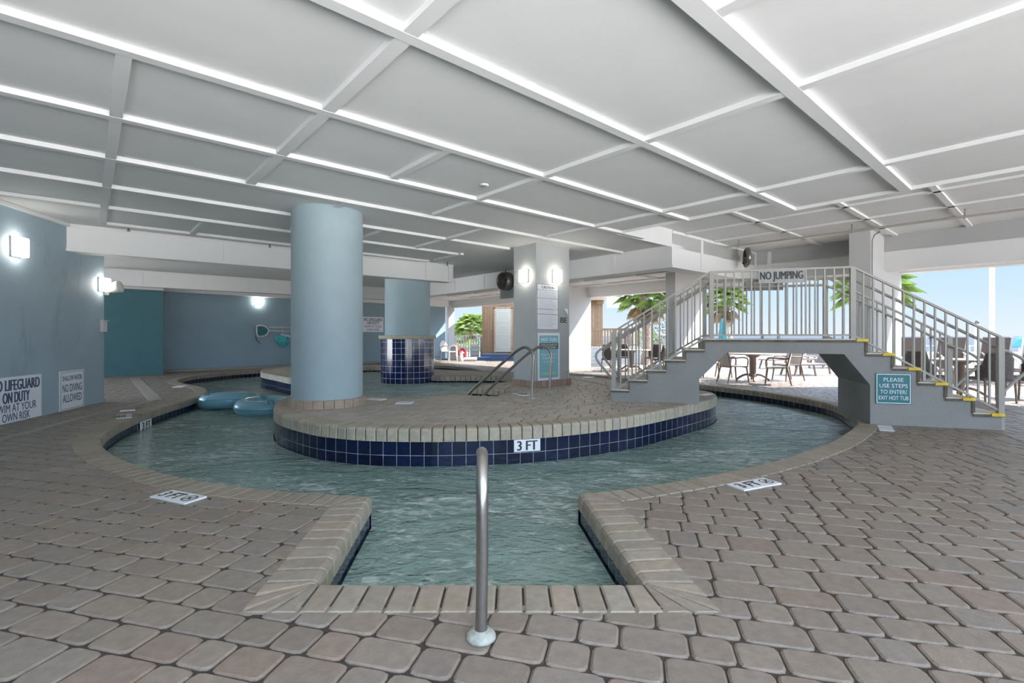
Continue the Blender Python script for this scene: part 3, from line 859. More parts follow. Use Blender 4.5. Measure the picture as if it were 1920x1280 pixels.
# ------------------------------------------------------------------ columns
def column(c, r, z0, z1, label, pr=None, ph=0):
    e = empty('round_column', (c[0], c[1], z0)); tag(e, label, 'column')
    t = MB(); t.lathe((c[0], c[1], 0), [(r, z0 + ph * .9), (r, z1)], 64)
    t.build('shaft', M_column, e)
    if pr:
        t = MB(); j = MB()
        n = 24
        for k in range(n):
            a0, a1 = 2 * math.pi * (k + .03) / n, 2 * math.pi * (k + .97) / n
            v = []
            for rr, z in ((r - .01, z0), (pr, z0), (pr, z0 + ph - .01), (pr - .012, z0 + ph), (r - .01, z0 + ph)):
                for m_ in range(4):
                    a = a0 + (a1 - a0) * m_ / 3; v.append((c[0] + rr * math.cos(a), c[1] + rr * math.sin(a), z))
            fs = [(i * 4 + m_, i * 4 + m_ + 1, (i + 1) * 4 + m_ + 1, (i + 1) * 4 + m_) for i in range(4) for m_ in range(3)] + [(0, 4, 8, 12, 16), (3, 19, 15, 11, 7)]
            t.add(v, fs, stone((.40, .31, .24), .12))
        j.lathe((c[0], c[1], 0), [(pr - .006, z0), (pr - .006, z0 + ph - .008), (r - .01, z0 + ph - .008)], 48)
        p = t.build('plinth', M_coping, e); j.build('mortar', M_joint, p)
    return e
column((-2.73, 7.22), .498, IZ, CZ, 'thick pale blue round column on a stone plinth at the near edge of the island', .535, .12)
PC = (-2.71, 12.66)
column(PC, .575, .95, CZ, 'pale blue round column rising out of the blue-tiled planter in the spa')
e = empty('tiled_planter', (PC[0], PC[1], -.9)); tag(e, 'round dark blue tiled drum with a stone rim standing in the hot tub', 'planter')
t = MB(); t.lathe((PC[0], PC[1], 0), [(.68, -.9), (.68, 1.13)], 26, uvr=.68, smooth=False); t.build('drum', M_tile2, e)
t = MB(); t.lathe((PC[0], PC[1], 0), [(.66, 1.125), (.715, 1.125), (.73, 1.14), (.73, 1.205), (.715, 1.22), (.56, 1.22)], 48); 
t.build('rim', material('planter_rim_stone', (.46, .43, .33), .7, var=.15, vscale=14, bump=.3, bscale=80), e)

# grey square pillar, aligned with the grid
SN = Vector((.47, 9.55, 0)); SA, SB = .96, .66
def sq(off, z0, z1): 
    c = SN + A * (SA / 2) + B * (SB / 2)
    return (c.x, c.y, (z0 + z1) / 2), (SA + 2 * off, SB + 2 * off, z1 - z0)
e = empty('grey_pillar', (SN.x, SN.y, IZ)); tag(e, 'square grey pillar carrying two lit lamps and pool notices', 'pillar')
t = MB(); c_, s_ = sq(0, IZ, CZ); t.box(c_, s_, rz=GA); t.build('shaft', M_greycol, e)
t = MB(); 
for d0, d1, L, nn in ((A, B, SA, -B), (B, A, SB, -A), (A, B, SA, B), (B, A, SB, A)):
    o = SN.copy()
    if nn == B: o = SN + B * SB
    if nn == A: o = SN + A * SA
    nbr = round((L + .06) / .155); wbr = (L + .07) / nbr
    for k in range(nbr):
        c = o + d0 * (-.035 + wbr * (k + .5)) + nn * .015
        t.box((c.x, c.y, IZ + .065), (wbr - .008, .04, .125), rz=math.atan2(d0.y, d0.x), col=stone((.33, .22, .18), .15))
p = t.build('plinth', M_coping, e)
t = MB(); c_, s_ = sq(.02, IZ, IZ + .118); t.box(c_, s_, rz=GA); t.build('mortar', M_joint, p)

# ================================================================== BRIDGE
def L0(px):                         # distance along the near face of the bridge
    r = (px - 960) / F; X = 8.1 * r / (1 + .3 * r); return X / .9578
BU = Vector((.9578, -.2873, 0)); BN = Vector((.2873, .9578, 0)); BO = Vector((0, 8.1, 0)); BW = 1.24; BR = math.atan2(BU.y, BU.x)
def BP(s, z, w=0): return BO + BU * s + BN * w + UP * z
PZ = 1.14
lx = [L0(x) for x in (1147, 1180, 1214, 1249, 1286, 1321)]; lz = [IZ + (PZ - IZ) / 6 * (k + 1) for k in range(6)]
rx = [L0(x) for x in (1623.5, 1672.7, 1721, 1772, 1823.8, 1878)]; rz_ = [PZ * (5 - k) / 6 for k in range(6)]
e = empty('footbridge', BP(L0(1470), 0, BW / 2), BR); tag(e, 'grey concrete footbridge with steps and metal railings crossing the river pool', 'bridge')
bridge = e
prof = [(lx[0], IZ)]
z = IZ
for s, zz in zip(lx, lz): prof += [(s, z), (s, zz)] if z != IZ else [(s, zz)]; z = zz
z = PZ
for s, zz in zip(rx, rz_): prof += [(s, z), (s, zz)]; z = zz
prof[-1] = (rx[-1], -.01)
prof += [(L0(1631.6), -.01), (L0(1631.6), .535), (L0(1582.7), .952), (L0(1362), .957), (L0(1311), .556), (L0(1311), IZ)]
t = MB(); t.extrude([(s, z) for s, z in prof], BO, BU, UP, BN, 0, BW)
body = t.build('concrete_span', M_bridge, e)
t, d = MB(), MB()
sides = [(lx[k], lx[k + 1], lz[k], -1) for k in range(5)] + [(lx[5], rx[0], PZ, 0)] + [(rx[k], rx[k + 1], rz_[k], 1) for k in range(5)]
for s0, s1, zz, dr_ in sides:
    a, b = s0 - (.018 if dr_ <= 0 else 0), s1 + (.018 if dr_ >= 0 else 0)
    c = BP((a + b) / 2, zz + .003, BW / 2); t.box(c, (b - a, BW + .03, .035), rz=BR)
    c = BP((a + b) / 2, zz - .008, -.012); d.box(c, (b - a, .022, .03), rz=BR)
    if dr_ >= 0:
        c = BP(b - .065, zz + .004, .07); y = MB(); y.box(c, (.135, .20, .037), rz=BR); tag(y.build('nosing', M_yellow, e), 'yellow painted step nosing')
for k in range(5):                       # worn riser edges
    c = BP(lx[k + 1] - .006, (lz[k] + lz[k + 1]) / 2, -.002); d.box(c, (.03, .02, .15), rz=BR)
for k in range(5):
    zt = PZ if k == 0 else rz_[k - 1]
    c = BP(rx[k] + .004, (zt + rz_[k]) / 2, -.002); d.box(c, (.035, .02, .17), rz=BR)
tag(t.build('tread', M_tread, e), 'worn pale step treads'); tag(d.build('stained_edge', M_edge, e), 'dark weathered edge line of the steps')

def railing(w, inner, name, label):
    """w: distance across the bridge; inner: +1 / -1 towards the walkway"""
    s0, s1, s2, s3 = L0(1150) + .0, L0(1332), L0(1601), L0(1880)
    top = [(s0, 1.285), (s1, 2.165), (s2, 2.165), (s3, 1.20)]
    bot = [(s0, .345), (s1, 1.215), (s2, 1.215), (s3, .235)]
    def at(line, s):
        for (a, za), (b, zb) in zip(line, line[1:]):
            if s <= b + 1e-6: return za + (zb - za) * (s - a) / (b - a)
        return line[-1][1]
    r = MB()
    for (a, za), (b, zb) in zip(top, top[1:]): r.beam(BP(a, za - .012, w), BP(b, zb - .012, w), .045, .026)
    for (a, za), (b, zb) in zip(bot, bot[1:]): r.beam(BP(a, za, w), BP(b, zb, w), .034, .026)
    rail = r.build(name, M_rail, bridge); tag(rail, label)
    for s, zt, zb in ((s0, 1.27, IZ), (s1 + .02, 2.15, PZ), (s2 - .0, 2.15, PZ), (s3, 1.19, 0)):
        p = MB(); p.box(BP(s, (zt + zb) / 2, w), (.062, .062, zt - zb), rz=BR); p.build('post', M_rail, rail)
    for s, zt in ((s0 + (s1 - s0) * .5, 0), (s2 + (s3 - s2) * .5, 0), ((s1 + s2) / 2, 0)):
        zz = at(bot, s); p = MB(); p.box(BP(s, zz - .05, w), (.035, .035, .14), rz=BR); p.build('stub_post', M_rail, rail)
    s = s0 + .11
    while s < s3 - .05:
        if min(abs(s - s1 - .02), abs(s - s2)) > .045:
            za, zb = at(bot, s), at(top, s)
            p = MB(); p.box(BP(s, (za + zb) / 2 - .006, w), (.02, .02, zb - za - .012), rz=BR); p.build('baluster', M_rail, rail)
        s += .1165
    ww = w + inner * .075; h = .15
    hp_ = [BP(s0 + .02, .46, ww), BP(s0 - .16, .68, ww), BP(s0 - .255, .80, ww), BP(s0 - .285, .88, ww), BP(s0 - .25, .955, ww), BP(s0 - .12, 1.045, ww), BP(s0, 1.285 - h, ww)]
    loop = catmull(hp_, .04)
    mid = [BP(s1 - .08, 2.165 - h - .06, ww), BP(s1 + .04, 2.165 - h, ww), BP(s2 - .04, 2.165 - h, ww), BP(s2 + .08, 2.165 - h - .05, ww)]
    tail = catmull([BP(s3, 1.20 - h, ww), BP(s3 + .12, 1.0, ww), BP(s3 + .27, .91, ww), BP(s3 + .33, .83, ww), BP(s3 + .30, .74, ww), BP(s3 + .17, .60, ww), BP(s3 + .02, .42, ww)], .04)
    hr = MB(); hr.tube(loop + mid + tail, .019, 10)
    for s in (s0 + .25, (s0 + s1) / 2, s1 + .15, (s1 + s2) / 2, s2 - .15, (s2 + s3) / 2, s3 - .25):
        zz = at(top, s) - h; hr.beam(BP(s, zz, ww), BP(s, zz - .03, w), .016, .012)
    hr.build('handrail', M_rail, rail)
    return rail
railing(.045, 1, 'near_railing', 'pale metal railing on the near side')
railing(BW - .045, -1, 'far_railing', 'pale metal railing on the far side')

# ================================================================== LETTERING AND SIGNS
def text_verts(body, size, bold=0, cond=1.0, align='CENTER'):
    cu = bpy.data.curves.new('lettering', 'FONT'); cu.body = body; cu.size = size; cu.offset = bold; cu.align_x = align; cu.align_y = 'CENTER'
    cu.resolution_u = 3; cu.extrude = .0008
    o = bpy.data.objects.new('lettering', cu); COL.objects.link(o)
    dg = bpy.context.evaluated_depsgraph_get(); me = bpy.data.meshes.new_from_object(o.evaluated_get(dg))
    vs = [Vector((v.co.x * cond, v.co.y, v.co.z)) for v in me.vertices]; fs = [tuple(p.vertices) for p in me.polygons]
    bpy.data.objects.remove(o); bpy.data.curves.remove(cu); bpy.data.meshes.remove(me)
    return vs, fs
def lettering(mb, body, center, right, upv, h, width=None, bold=0, cond=1.0):
    """letters with cap height h centred at center, squeezed to width if given"""
    vs, fs = text_verts(body, h / .69, 0, cond)
    if not vs: return
    xs = [v.x for v in vs]; ys = [v.y for v in vs]; cx, cy = (min(xs) + max(xs)) / 2, (min(ys) + max(ys)) / 2
    k = width / (max(xs) - min(xs)) if width else 1
    n = right.cross(upv)
    steps = (0,) if bold < .015 else (-1, -.5, 0, .5, 1)          # heavy strokes
    for j, q in enumerate(steps):
        mb.add([center + right * ((v.x - cx) * k * (1 - bold * .6) + q * bold * h * .9) + upv * (v.y - cy) + n * (v.z + j * .0002) for v in vs], fs)
def board(name, c, right, upv, w, h, mat, th=.006, label=None, cat='sign', rounded=.0):
    """flat sign whose face looks along right x up"""
    n = right.cross(upv).normalized(); c = Vector(c)
    e = empty(name, c); tag(e, label, cat)
    t = MB(); M = Matrix((right, upv, n)).transposed(); t.box(c - n * th / 2, (w, h, th), M=M); t.build('panel', mat, e)
    return e, n
def frame_lines(mb, c, right, upv, w, h, lw, inset, n):
    for s in (-1, 1):
        mb.box(c + upv * s * (h / 2 - inset), (w - 2 * inset, lw, .0016), M=Matrix((right, upv, n)).transposed())
        mb.box(c + right * s * (w / 2 - inset), (lw, h - 2 * inset, .0016), M=Matrix((right, upv, n)).transposed())
# left wall signs
ld = (LW1 - LW0).normalized(); ln = Vector((ld.y, -ld.x, 0))        # ln points into the hall
def lwall(px, z=0):
    r = (px - 960) / F; t = (r * LW0.y - LW0.x) / (ld.x - r * ld.y); p = LW0 + ld * t; return p
def zat(p, py): return CH - (py - HY) / F * p.y
pR = lwall(76); zt, zb = zat(pR, 700.5), zat(pR, 779)
pL = pR - ld * 1.0
c = (pL + pR) / 2 + ln * .012 + UP * ((zt + zb) / 2); w_, h_ = 1.0, zt - zb
e, n = board('lifeguard_sign', c, ld, UP, w_, h_, M_signwhite, .01, 'big white notice on the left wall reading no lifeguard on duty', 'sign')
t = MB()
for body, dz, hh, ww, bo in (('NO LIFEGUARD', .32, .235, .93, .045), ('ON DUTY', .045, .235, .51, .045), ('SWIM AT YOUR', -.185, .175, .78, .01), ('OWN RISK', -.385, .175, .52, .01)):
    lettering(t, body, c + UP * dz * h_ + n * .002, ld, UP, hh * h_, ww, bo)
t.build('lettering', M_navy, e)
pa, pb = lwall(110.5), lwall(156); zt, zb = zat(pb, 692.3), zat(pb, 762)
w_, h_ = (pb - pa).length, zt - zb; c = (pa + pb) / 2 + ln * .012 + UP * ((zt + zb) / 2 + .005)
e, n = board('no_diving_sign', c, ld, UP, w_, h_, M_signwhite, .01, 'tall white notice reading shallow water no diving allowed', 'sign')
t = MB(); lettering(t, 'SHALLOW WATER', c + UP * h_ * .31 + n * .002, ld, UP, h_ * .13, w_ * .80); frame_lines(t, c + n * .001, ld, UP, w_, h_, .006, .022, n)
lettering(t, 'NO DIVING', c + UP * h_ * .06 + n * .002, ld, UP, h_ * .2, w_ * .80, .012); lettering(t, 'ALLOWED', c - UP * h_ * .20 + n * .002, ld, UP, h_ * .2, w_ * .78, .012)
t.build('lettering', M_navy, e)
# far wall sign
def bwall(px):
    r = (px - 960) / F; t = (r * w0.y - w0.x) / (wd.x - r * wd.y); return w0 + wd * t
pa, pb = bwall(679.5), bwall(718.5); zt, zb = zat((pa + pb) / 2, 594), zat((pa + pb) / 2, 622); w_, h_ = (pb - pa).length, zt - zb
c = (pa + pb) / 2 + wn_ * .02 + UP * ((zt + zb) / 2)
e, n = board('lifeguard_sign', c, wd, UP, w_, h_, M_signwhite, .012, 'small far white notice about no lifeguard, on the back wall', 'sign')
t = MB()
for body, dz, hh, ww, bo in (('NO LIFEGUARD', .32, .20, .9, .03), ('ON DUTY', .10, .20, .6, .03), ('SWIM AT YOUR', -.14, .15, .8, .0), ('OWN RISK', -.35, .15, .6, .0)):
    lettering(t, body, c + UP * dz * h_ + n * .002, wd, UP, hh * h_, ww * w_, bo)
t.build('lettering', M_navy, e)
# bridge signs
def bpx(px, py, w=-.03):
    r = (px - 960) / F; o = BO + BN * w; s = (r * o.y - o.x) / (BU.x - r * BU.y); p = o + BU * s; return s, CH - (py - HY) / F * p.y, p
s0, z0, pa = bpx(1423, 517); s1, z1, pb = bpx(1510, 516.5)
zt = bpx(1466, 506)[1]; zb = bpx(1466, 529.5)[1]
c = BP((s0 + s1) / 2, (zt + zb) / 2, -.0); w_, h_ = s1 - s0, zt - zb
e, n = board('no_jumping_sign', c, BU, UP, w_, h_, M_signgrey, .012, 'grey board reading no jumping fixed to the near bridge railing', 'sign')
t = MB(); lettering(t, 'NO JUMPING', c + n * .002, BU, UP, h_ * .62, w_ * .95, .045); t.build('lettering', M_black, e)
c2 = BP((s0 + s1) / 2, (zt + zb) / 2, BW + .005)
e, n = board('no_jumping_sign', c2, -BU, UP, w_, h_, M_signgrey, .012, 'grey board on the far bridge railing, seen from behind', 'sign')
t = MB(); lettering(t, 'NO JUMPING', c2 + n * .002, -BU, UP, h_ * .62, w_ * .95, .045); t.build('lettering', M_black, e)
s0, zt, pa = bpx(1641.5, 699.5, 0); s1, _, pb = bpx(1708, 699.5, 0); _, zb, _ = bpx(1675, 757, 0); _, zt, _ = bpx(1675, 700, 0)
c = BP((s0 + s1) / 2, (zt + zb) / 2, -.012); w_, h_ = s1 - s0, zt - zb
e, n = board('use_steps_sign', c, BU, UP, w_, h_, M_signteal, .01, 'teal notice on the bridge side asking to use the steps to the hot tub', 'sign')
t = MB(); frame_lines(t, c + n * .001, BU, UP, w_, h_, .009, .012, n)
for body, dz, ww in (('PLEASE', .30, .56), ('USE STEPS', .10, .80), ('TO ENTER/', -.10, .76), ('EXIT HOT TUB', -.30, .84)):
    lettering(t, body, c + UP * dz * h_ + n * .002, BU, UP, h_ * .125, ww * w_, .01)
t.build('lettering', M_signwhite, e)
# pillar signs on its right-hand face (normal -B) and lamps
PR = SN - B * .001
def pil(u, z, off=.0): return SN + A * u - B * off + UP * z
def pillar_px(px, py):
    r = (px - 960) / F; u = (r * SN.y - SN.x) / (A.x - r * A.y); p = SN + A * u; return u, CH - (py - HY) / F * p.y
u0, _ = pillar_px(1006, 535); u1, _ = pillar_px(1046, 535); zt = pillar_px(1026, 533)[1]; zb = pillar_px(1026, 618)[1]
w_, h_ = u1 - u0, zt - zb; c = pil((u0 + u1) / 2, (zt + zb) / 2, .014)
e, n = board('caution_notice', c, A, UP, w_, h_, M_signwhite, .012, 'tall white caution board of small print in a thin dark frame on the grey pillar', 'sign')
t = MB(); frame_lines(t, c + n * .001, A, UP, w_, h_, .008, .006, n); lettering(t, 'CAUTION', c + UP * h_ * .43 + n * .002, A, UP, h_ * .055, w_ * .6, .02)
for f_ in (.37, .19, -.05, -.16): t.box(c + UP * h_ * f_ + n * .001, (w_ * .96, .006, .0016), M=Matrix((A, UP, n)).transposed())
t.build('lettering', M_dark, e)
t = MB()
for k in range(36):
    zz = .345 - k * .0225; 
    if zz < -.46: break
    ww = w_ * random.uniform(.62, .86); t.box(c + UP * h_ * zz + n * .001 - A * (w_ * .43 - ww / 2), (ww, h_ * .006, .0012), M=Matrix((A, UP, n)).transposed())
t.build('small_print', material('grey_print', (.42, .43, .48), .6), e)
u0, _ = pillar_px(1007.5, 650); u1, _ = pillar_px(1048.5, 650); zt = pillar_px(1028, 624)[1]; zb = pillar_px(1028, 712)[1]
w_, h_ = u1 - u0, zt - zb; c = pil((u0 + u1) / 2, (zt + zb) / 2, .012)
e, n = board('hot_tub_poster', c, A, UP, w_, h_, M_signwhite, .006, 'white-edged light teal hot tubs poster low on the grey pillar', 'poster')
MM = Matrix((A, UP, n)).transposed()
t = MB(); t.box(c + n * .001 - UP * .002, (w_ * .86, h_ * .90, .002), M=MM); t.build('poster_ground', material('poster_teal', (.22, .47, .54), .5), e)
t = MB(); t.box(c + n * .0025 + UP * h_ * .22, (w_ * .88, h_ * .13, .002), M=MM); t.build('dark_band', material('poster_slate', (.08, .13, .19), .5), e)
pale_yellow = material('pale_yellow', (.66, .62, .25), .5)
for txt, up_, hh, ww, bo, mm, nm in (('HOT TUBS', .36, .065, .72, .03, M_signwhite, 'white'), ('Please have a party', .04, .035, .7, .01, M_signwhite, 'white'), ('of all patrons', -.035, .035, .6, .01, M_signwhite, 'white'), ('at all times', -.11, .035, .5, .01, M_signwhite, 'white'),
        ('DUE TO COVID 19', .245, .038, .7, .02, pale_yellow, 'pale yellow'), ('RESTRICTIONS', .19, .038, .6, .02, pale_yellow, 'pale yellow'), ('THANK YOU', -.36, .06, .7, .02, pale_yellow, 'pale yellow')):
    t = MB(); lettering(t, txt, c + UP * h_ * up_ + n * (.005 if .15 < up_ < .3 else .003), A, UP, h_ * hh, w_ * ww, bo); tag(t.build('lettering', mm, e), nm + ' line of lettering')
# BE letters and torn sticker
t = MB(); u, zz = pillar_px(1057, 600); lettering(t, 'BE', pil(u, zz, .004), A, UP, .115, .2, .05)
tag(t.build('stick_on_letters', M_dark), 'dark peeling stick-on letters BE beside the caution board', 'lettering')
t = MB(); u, zz = pillar_px(1060.5, 584); M3 = Matrix((A, UP, -B)).transposed()
t.add([pil(u - .055, zz + .06, .006), pil(u + .06, zz + .06, .006), pil(u + .06, zz - .07, .012), pil(u - .01, zz - .02, .03)], [(0, 3, 2, 1)]); 
tag(t.build('torn_sticker', M_signwhite), 'torn white scrap of a sticker above the dark letters', 'sticker')
t = MB(); u, zz = pillar_px(1061.5, 707)
for a, b in (((-.05, 0), (-.05, .14)), ((-.05, .14), (.05, .14)), ((.05, .14), (.05, 0))): t.beam(pil(u + a[0], IZ + .13 + a[1], .01), pil(u + b[0], IZ + .13 + b[1], .01), .012, .012)
tag(t.build('outlet_cover', M_dullsteel), 'thin metal outline of a service cover at the foot of the grey pillar', 'cover')

# ================================================================== LAMPS
def sconce(pos, n, right, w, h, label, power=14):
    """box-shaped glass wall lamp standing out of the wall at pos along n"""
    pos, n, right = Vector(pos), n.normalized(), right.normalized()
    e = empty('wall_lamp', pos); tag(e, label, 'lamp', None)
    M = Matrix((right, n.cross(right) * -1 if False else UP, n)).transposed()
    t = MB(); t.box(pos + n * .012, (w * 1.05, h * 1.03, .024), M=M); t.build('back_plate', M_lampbody, e, bevel=.004)
    t = MB(); t.box(pos + n * .07, (w, h, .095), M=M); t.build('glass_shade', M_lamp, e, bevel=.015)
    t = MB(); t.box(pos + n * .119 - UP * 0, (w * .12, .02, .006), M=M); t.build('clip', M_lampbody, e)
    return e
p = lwall(28); sconce(p + UP * zat(p, 463), ln, ld, .19, .27, 'lit square glass lamp high on the near left wall above the lifeguard sign', 7)
p = LW1 - ld * .1; sconce(p + UP * 2.13, ln, ld, .19, .24, 'lit glass lamp seen edge-on at the end of the left wall', 15)
p = bwall(484.5); sconce(p + UP * zat(p, 566), wn_, wd, .27, .29, 'lit glass lamp on the far blue wall above the pool nets', 70)
sconce(SN + B * .30 + UP * (CH + 112 / F * 9.8), -A, -B, .17, .24, 'lit glass lamp on the shaded left face of the grey pillar', 12)
u, zz = pillar_px(1041, 518); sconce(pil(u, zz), -B, A, .17, .25, 'lit glass lamp above the caution board on the right face of the grey pillar', 12)
# horn speaker and switch box on the wall end
p = LW1 + ln * .02
e = empty('horn_speaker', p + UP * 1.98); tag(e, 'cream rounded loudspeaker on a bracket at the end of the left wall', 'speaker')
t = MB(); M = Matrix((ld, ln, UP)).transposed()
t.lathe(p + ln * .10 + UP * 2.08, [(.0, -.09), (.075, -.085), (.085, -.06), (.105, .10), (.11, .135), (.10, .15), (0, .152)], 24, M=Matrix((ld, UP, ln * 1)).transposed() @ Matrix.Rotation(-.25, 3, 'X')); t.build('housing', M_whiteplastic, e)
t = MB(); t.box(p + ln * .03 + UP * 2.0, (.05, .08, .10), M=M); t.tube([p + UP * 1.97, p + ln * .07 + UP * 1.98, p + ln * .1 + UP * 2.03], .012, 8); t.build('bracket', M_dullsteel, e)
p = LW1 - ld * .06
e = empty('alarm_box', p + UP * 1.3); tag(e, 'small white box at shoulder height on the end of the left wall', 'box')
t = MB(); t.box(p + ln * .025 + UP * 1.38, (.12, .05, .20), M=M.to_3x3() if hasattr(M, 'to_3x3') else M); t.build('case', M_whiteplastic, e)
t = MB(); t.box(p + ln * .04 + UP * 1.485, (.14, .08, .012), M=M); t.build('lid', M_whiteplastic, e)

# ================================================================== VENTS, PIPE, SPRINKLERS
def round_fan(c, n, r, label, dp=1.0):
    c, n = Vector(c), n.normalized(); e = empty('round_fan', c - UP * r); tag(e, label, 'fan')
    side = n.cross(UP).normalized(); M = Matrix((side, UP, n)).transposed()
    R = M
    t = MB(); t.lathe(c, [(r * .8, 0), (r, .02), (r, .20 * dp), (r * .92, .24 * dp), (r * .86, .24 * dp), (r * .8, .20 * dp), (r * .8, .03)], 36, M=R); t.build('housing', M_dullsteel, e)
    t = MB()
    for k in range(5):
        a = 2 * math.pi * k / 5; d = side * math.cos(a) + UP * math.sin(a); d2 = side * math.cos(a + .5) + UP * math.sin(a + .5)
        t.add([c + n * .08 * dp + d * r * .12, c + n * .05 * dp + d * r * .74, c + n * .13 * dp + d2 * r * .74, c + n * .12 * dp + d2 * r * .12], [(0, 1, 2, 3)])
        t.add([c + n * .072 + d * r * .12, c + n * .042 + d * r * .74, c + n * .122 + d2 * r * .74, c + n * .112 + d2 * r * .12], [(3, 2, 1, 0)])
    t.lathe(c, [(.0, .16 * dp), (r * .18, .15 * dp), (r * .2, .04)], 20, M=R); t.build('blades', M_dark, e)
    t = MB()
    for q in (.3, .5, .7): t.tube([c + n * .22 * dp + (side * math.cos(a) + UP * math.sin(a)) * r * q for a in [2 * math.pi * k / 32 for k in range(32)]], .006, 6, closed=True)
    for k in range(8):
        a = math.pi * k / 8; d = side * math.cos(a) + UP * math.sin(a); t.tube([c + n * .22 * dp - d * r * .85, c + n * .22 * dp + d * r * .85], .005, 6)
    t.build('guard', M_dullsteel, e)
    return e
q1 = W(1376, 483, 2.93); dface = b3e + A * ((q1 - b3e).dot(A)); 
r_ = (1377 - 960) / F; s_ = (r_ * b3e.y - b3e.x) / (A.x - r_ * A.y); pf = b3e + A * s_
round_fan(pf - B * .34 + UP * zat(pf - B * .34, 483), Vector((math.cos(2.95), math.sin(2.95), 0)), .235, 'round dark fan on the white beam above the bridge', .35)
r_ = (957 - 960) / F; s_ = (r_ * b3e.y - b3e.x) / (B.x - r_ * B.y); pf = b3e + B * s_
e = empty('fan_box', pf + UP * 2.25); tag(e, 'grey panel hanging below the shaded beam left of the grey pillar', 'panel')
t = MB(); t.box(pf - A * .03 + UP * 2.56, (.06, .75, .62), rz=GA); t.build('panel', M_greycol, e)
round_fan(pf - A * .07 + UP * zat(pf, 528) , -A, .25, 'round dark fan half hidden by the grey pillar')
# sprinkler pipe
pa, pb = W(1363, 463, 3.20), W(1920, 391.5, 3.20)
# the pipe runs level along the seaward bay
pp = PQ(pa.dot(A), pa.dot(B)); d_ = (pb - pa).normalized()
e = empty('sprinkler_pipe', pa - UP * .02); tag(e, 'thin white sprinkler pipe hung under the raised ceiling on the right', 'pipe')
t = MB(); t.tube([pa, pa + d_ * 9.5], .021, 10); t.build('pipe', M_rail, e)
for px, py in ((1385, 460), (1596, 432), (1809, 405)):
    v = W(px, py, 3.20); k = (v - pa).dot(d_); v = pa + d_ * k
    t = MB(); t.tube([v, v + UP * .13], .012, 6); t.box(v, (.03, .03, .06)); t.build('hanger', M_dullsteel, e)
def sprinkler(px, py, zc, label):
    v = W(px, py, zc - .035); e = empty('ceiling_sprinkler', (v.x, v.y, zc - .09)); tag(e, label, 'sprinkler')
    t = MB(); t.lathe((v.x, v.y, zc), [(.0, -.0), (.018, -.0), (.012, -.05), (.02, -.06), (.02, -.075), (0, -.08)], 12); t.build('body', M_dullsteel, e)
    t = MB(); t.lathe((v.x, v.y, zc - .085), [(0, .004), (.028, .004), (.028, 0), (0, 0)], 12); t.build('deflector', M_dullsteel, e)
sprinkler(241, 428, CZ, 'small pendant sprinkler above the left end of the near beam')
sprinkler(506, 459, CZ, 'small pendant sprinkler left of the thick round column')
sprinkler(839, 494, CZ, 'small pendant sprinkler above the right end of the near beam')
sprinkler(948, 508, CZ, 'small pendant sprinkler just left of the grey pillar')
v = W(908, 346, CZ); e = empty('smoke_detector', (v.x, v.y, CZ - .03)); tag(e, 'small round white disc on the ceiling left of centre', 'detector')
t = MB(); t.lathe((v.x, v.y, CZ), [(.055, 0), (.055, -.012), (.04, -.02), (.015, -.022), (0, -.03)], 20); t.build('cover', M_whiteplastic, e)
t = MB(); t.lathe((v.x, v.y, CZ), [(.03, -.0225), (.022, -.026)], 20); t.build('ring', M_dullsteel, e)
# conduit on the right-hand pier
t = MB(); c_ = n3 - B * .03 + A * .03
t.tube([c_ + UP * .0, c_ + UP * 3.1, c_ + UP * 3.2 - B * .03, c_ - B * .12 + UP * 3.25], .014, 8); 
tag(t.build('conduit', M_dullsteel), 'thin grey conduit up the corner of the pier behind the bridge', 'pipe')

# ================================================================== HAND RAILS
def rail_tube(name, path, r, mat, label, flanges, cat='handrail', step=.03):
    e = empty(name, path[0]); tag(e, label, cat)
    t = MB(); t.tube(catmull(path, step), r, 16); t.build('tube', mat, e)
    for f in flanges:
        t = MB(); t.lathe(f, [(0.0, .0), (r * 2.45, .0), (r * 2.45, .008), (r * 2.2, .02), (r * 1.5, .032), (r * 1.05, .036)], 28); t.build('flange', material('flange_' + name, (.36, .37, .33), .5, var=.25, vscale=40) , e)
    return e
def al(Y, z): return Vector(((905 - 960) / F * Y + (0 if Y > 2 else 0), Y, z))
hr0 = Vector((-.123, 1.94, 0))
def ar(Y, z): return Vector((-.123 + (Y - 1.94) * (-.052), Y, z))
path = [ar(1.94, 0.0), ar(1.941, .25), ar(1.942, .48), ar(1.95, .58), ar(1.99, .655), ar(2.06, .695), ar(2.16, .685), ar(2.30, .62), ar(2.55, .38), ar(2.80, .10), ar(3.02, -.16), ar(3.12, -.40), ar(3.14, -.75)]
path[0].x = -.1235
for v in path[1:6]: v.x += .004
rail_tube('pool_handrail', path, .0242, M_steel, 'brushed steel handrail rising beside the near pool entry', [ar(1.94, 0.001)])
r1b, r2b = W(997, 748, IZ), W(1030.6, 736.5, IZ)
def spa_rail(b, tip, name_label, hgt):
    d = Vector((tip.x - b.x, tip.y - b.y, 0)); L = d.length; d.normalize()
    def q(s, z): return b + d * s + UP * (z - IZ)
    P = [q(0, IZ), q(-.01, IZ + .3), q(-.03, IZ + .6), q(-.03, IZ + hgt - .14), q(.03, IZ + hgt - .04), q(.13, IZ + hgt), q(.26, IZ + hgt - .05), q(.5, IZ + hgt - .22), q(L * .75, IZ + .12), q(L, SZ - .05), q(L + .25, -.2)]
    rail_tube('spa_handrail', P, .024, M_dullsteel, name_label, [b + UP * .001])
spa_rail(r1b, W(858, 737, IZ), 'nearer of the two bent steel rails down into the hot tub', .83)
spa_rail(r2b, W(893, 732, IZ), 'further of the two bent steel rails down into the hot tub', .83)

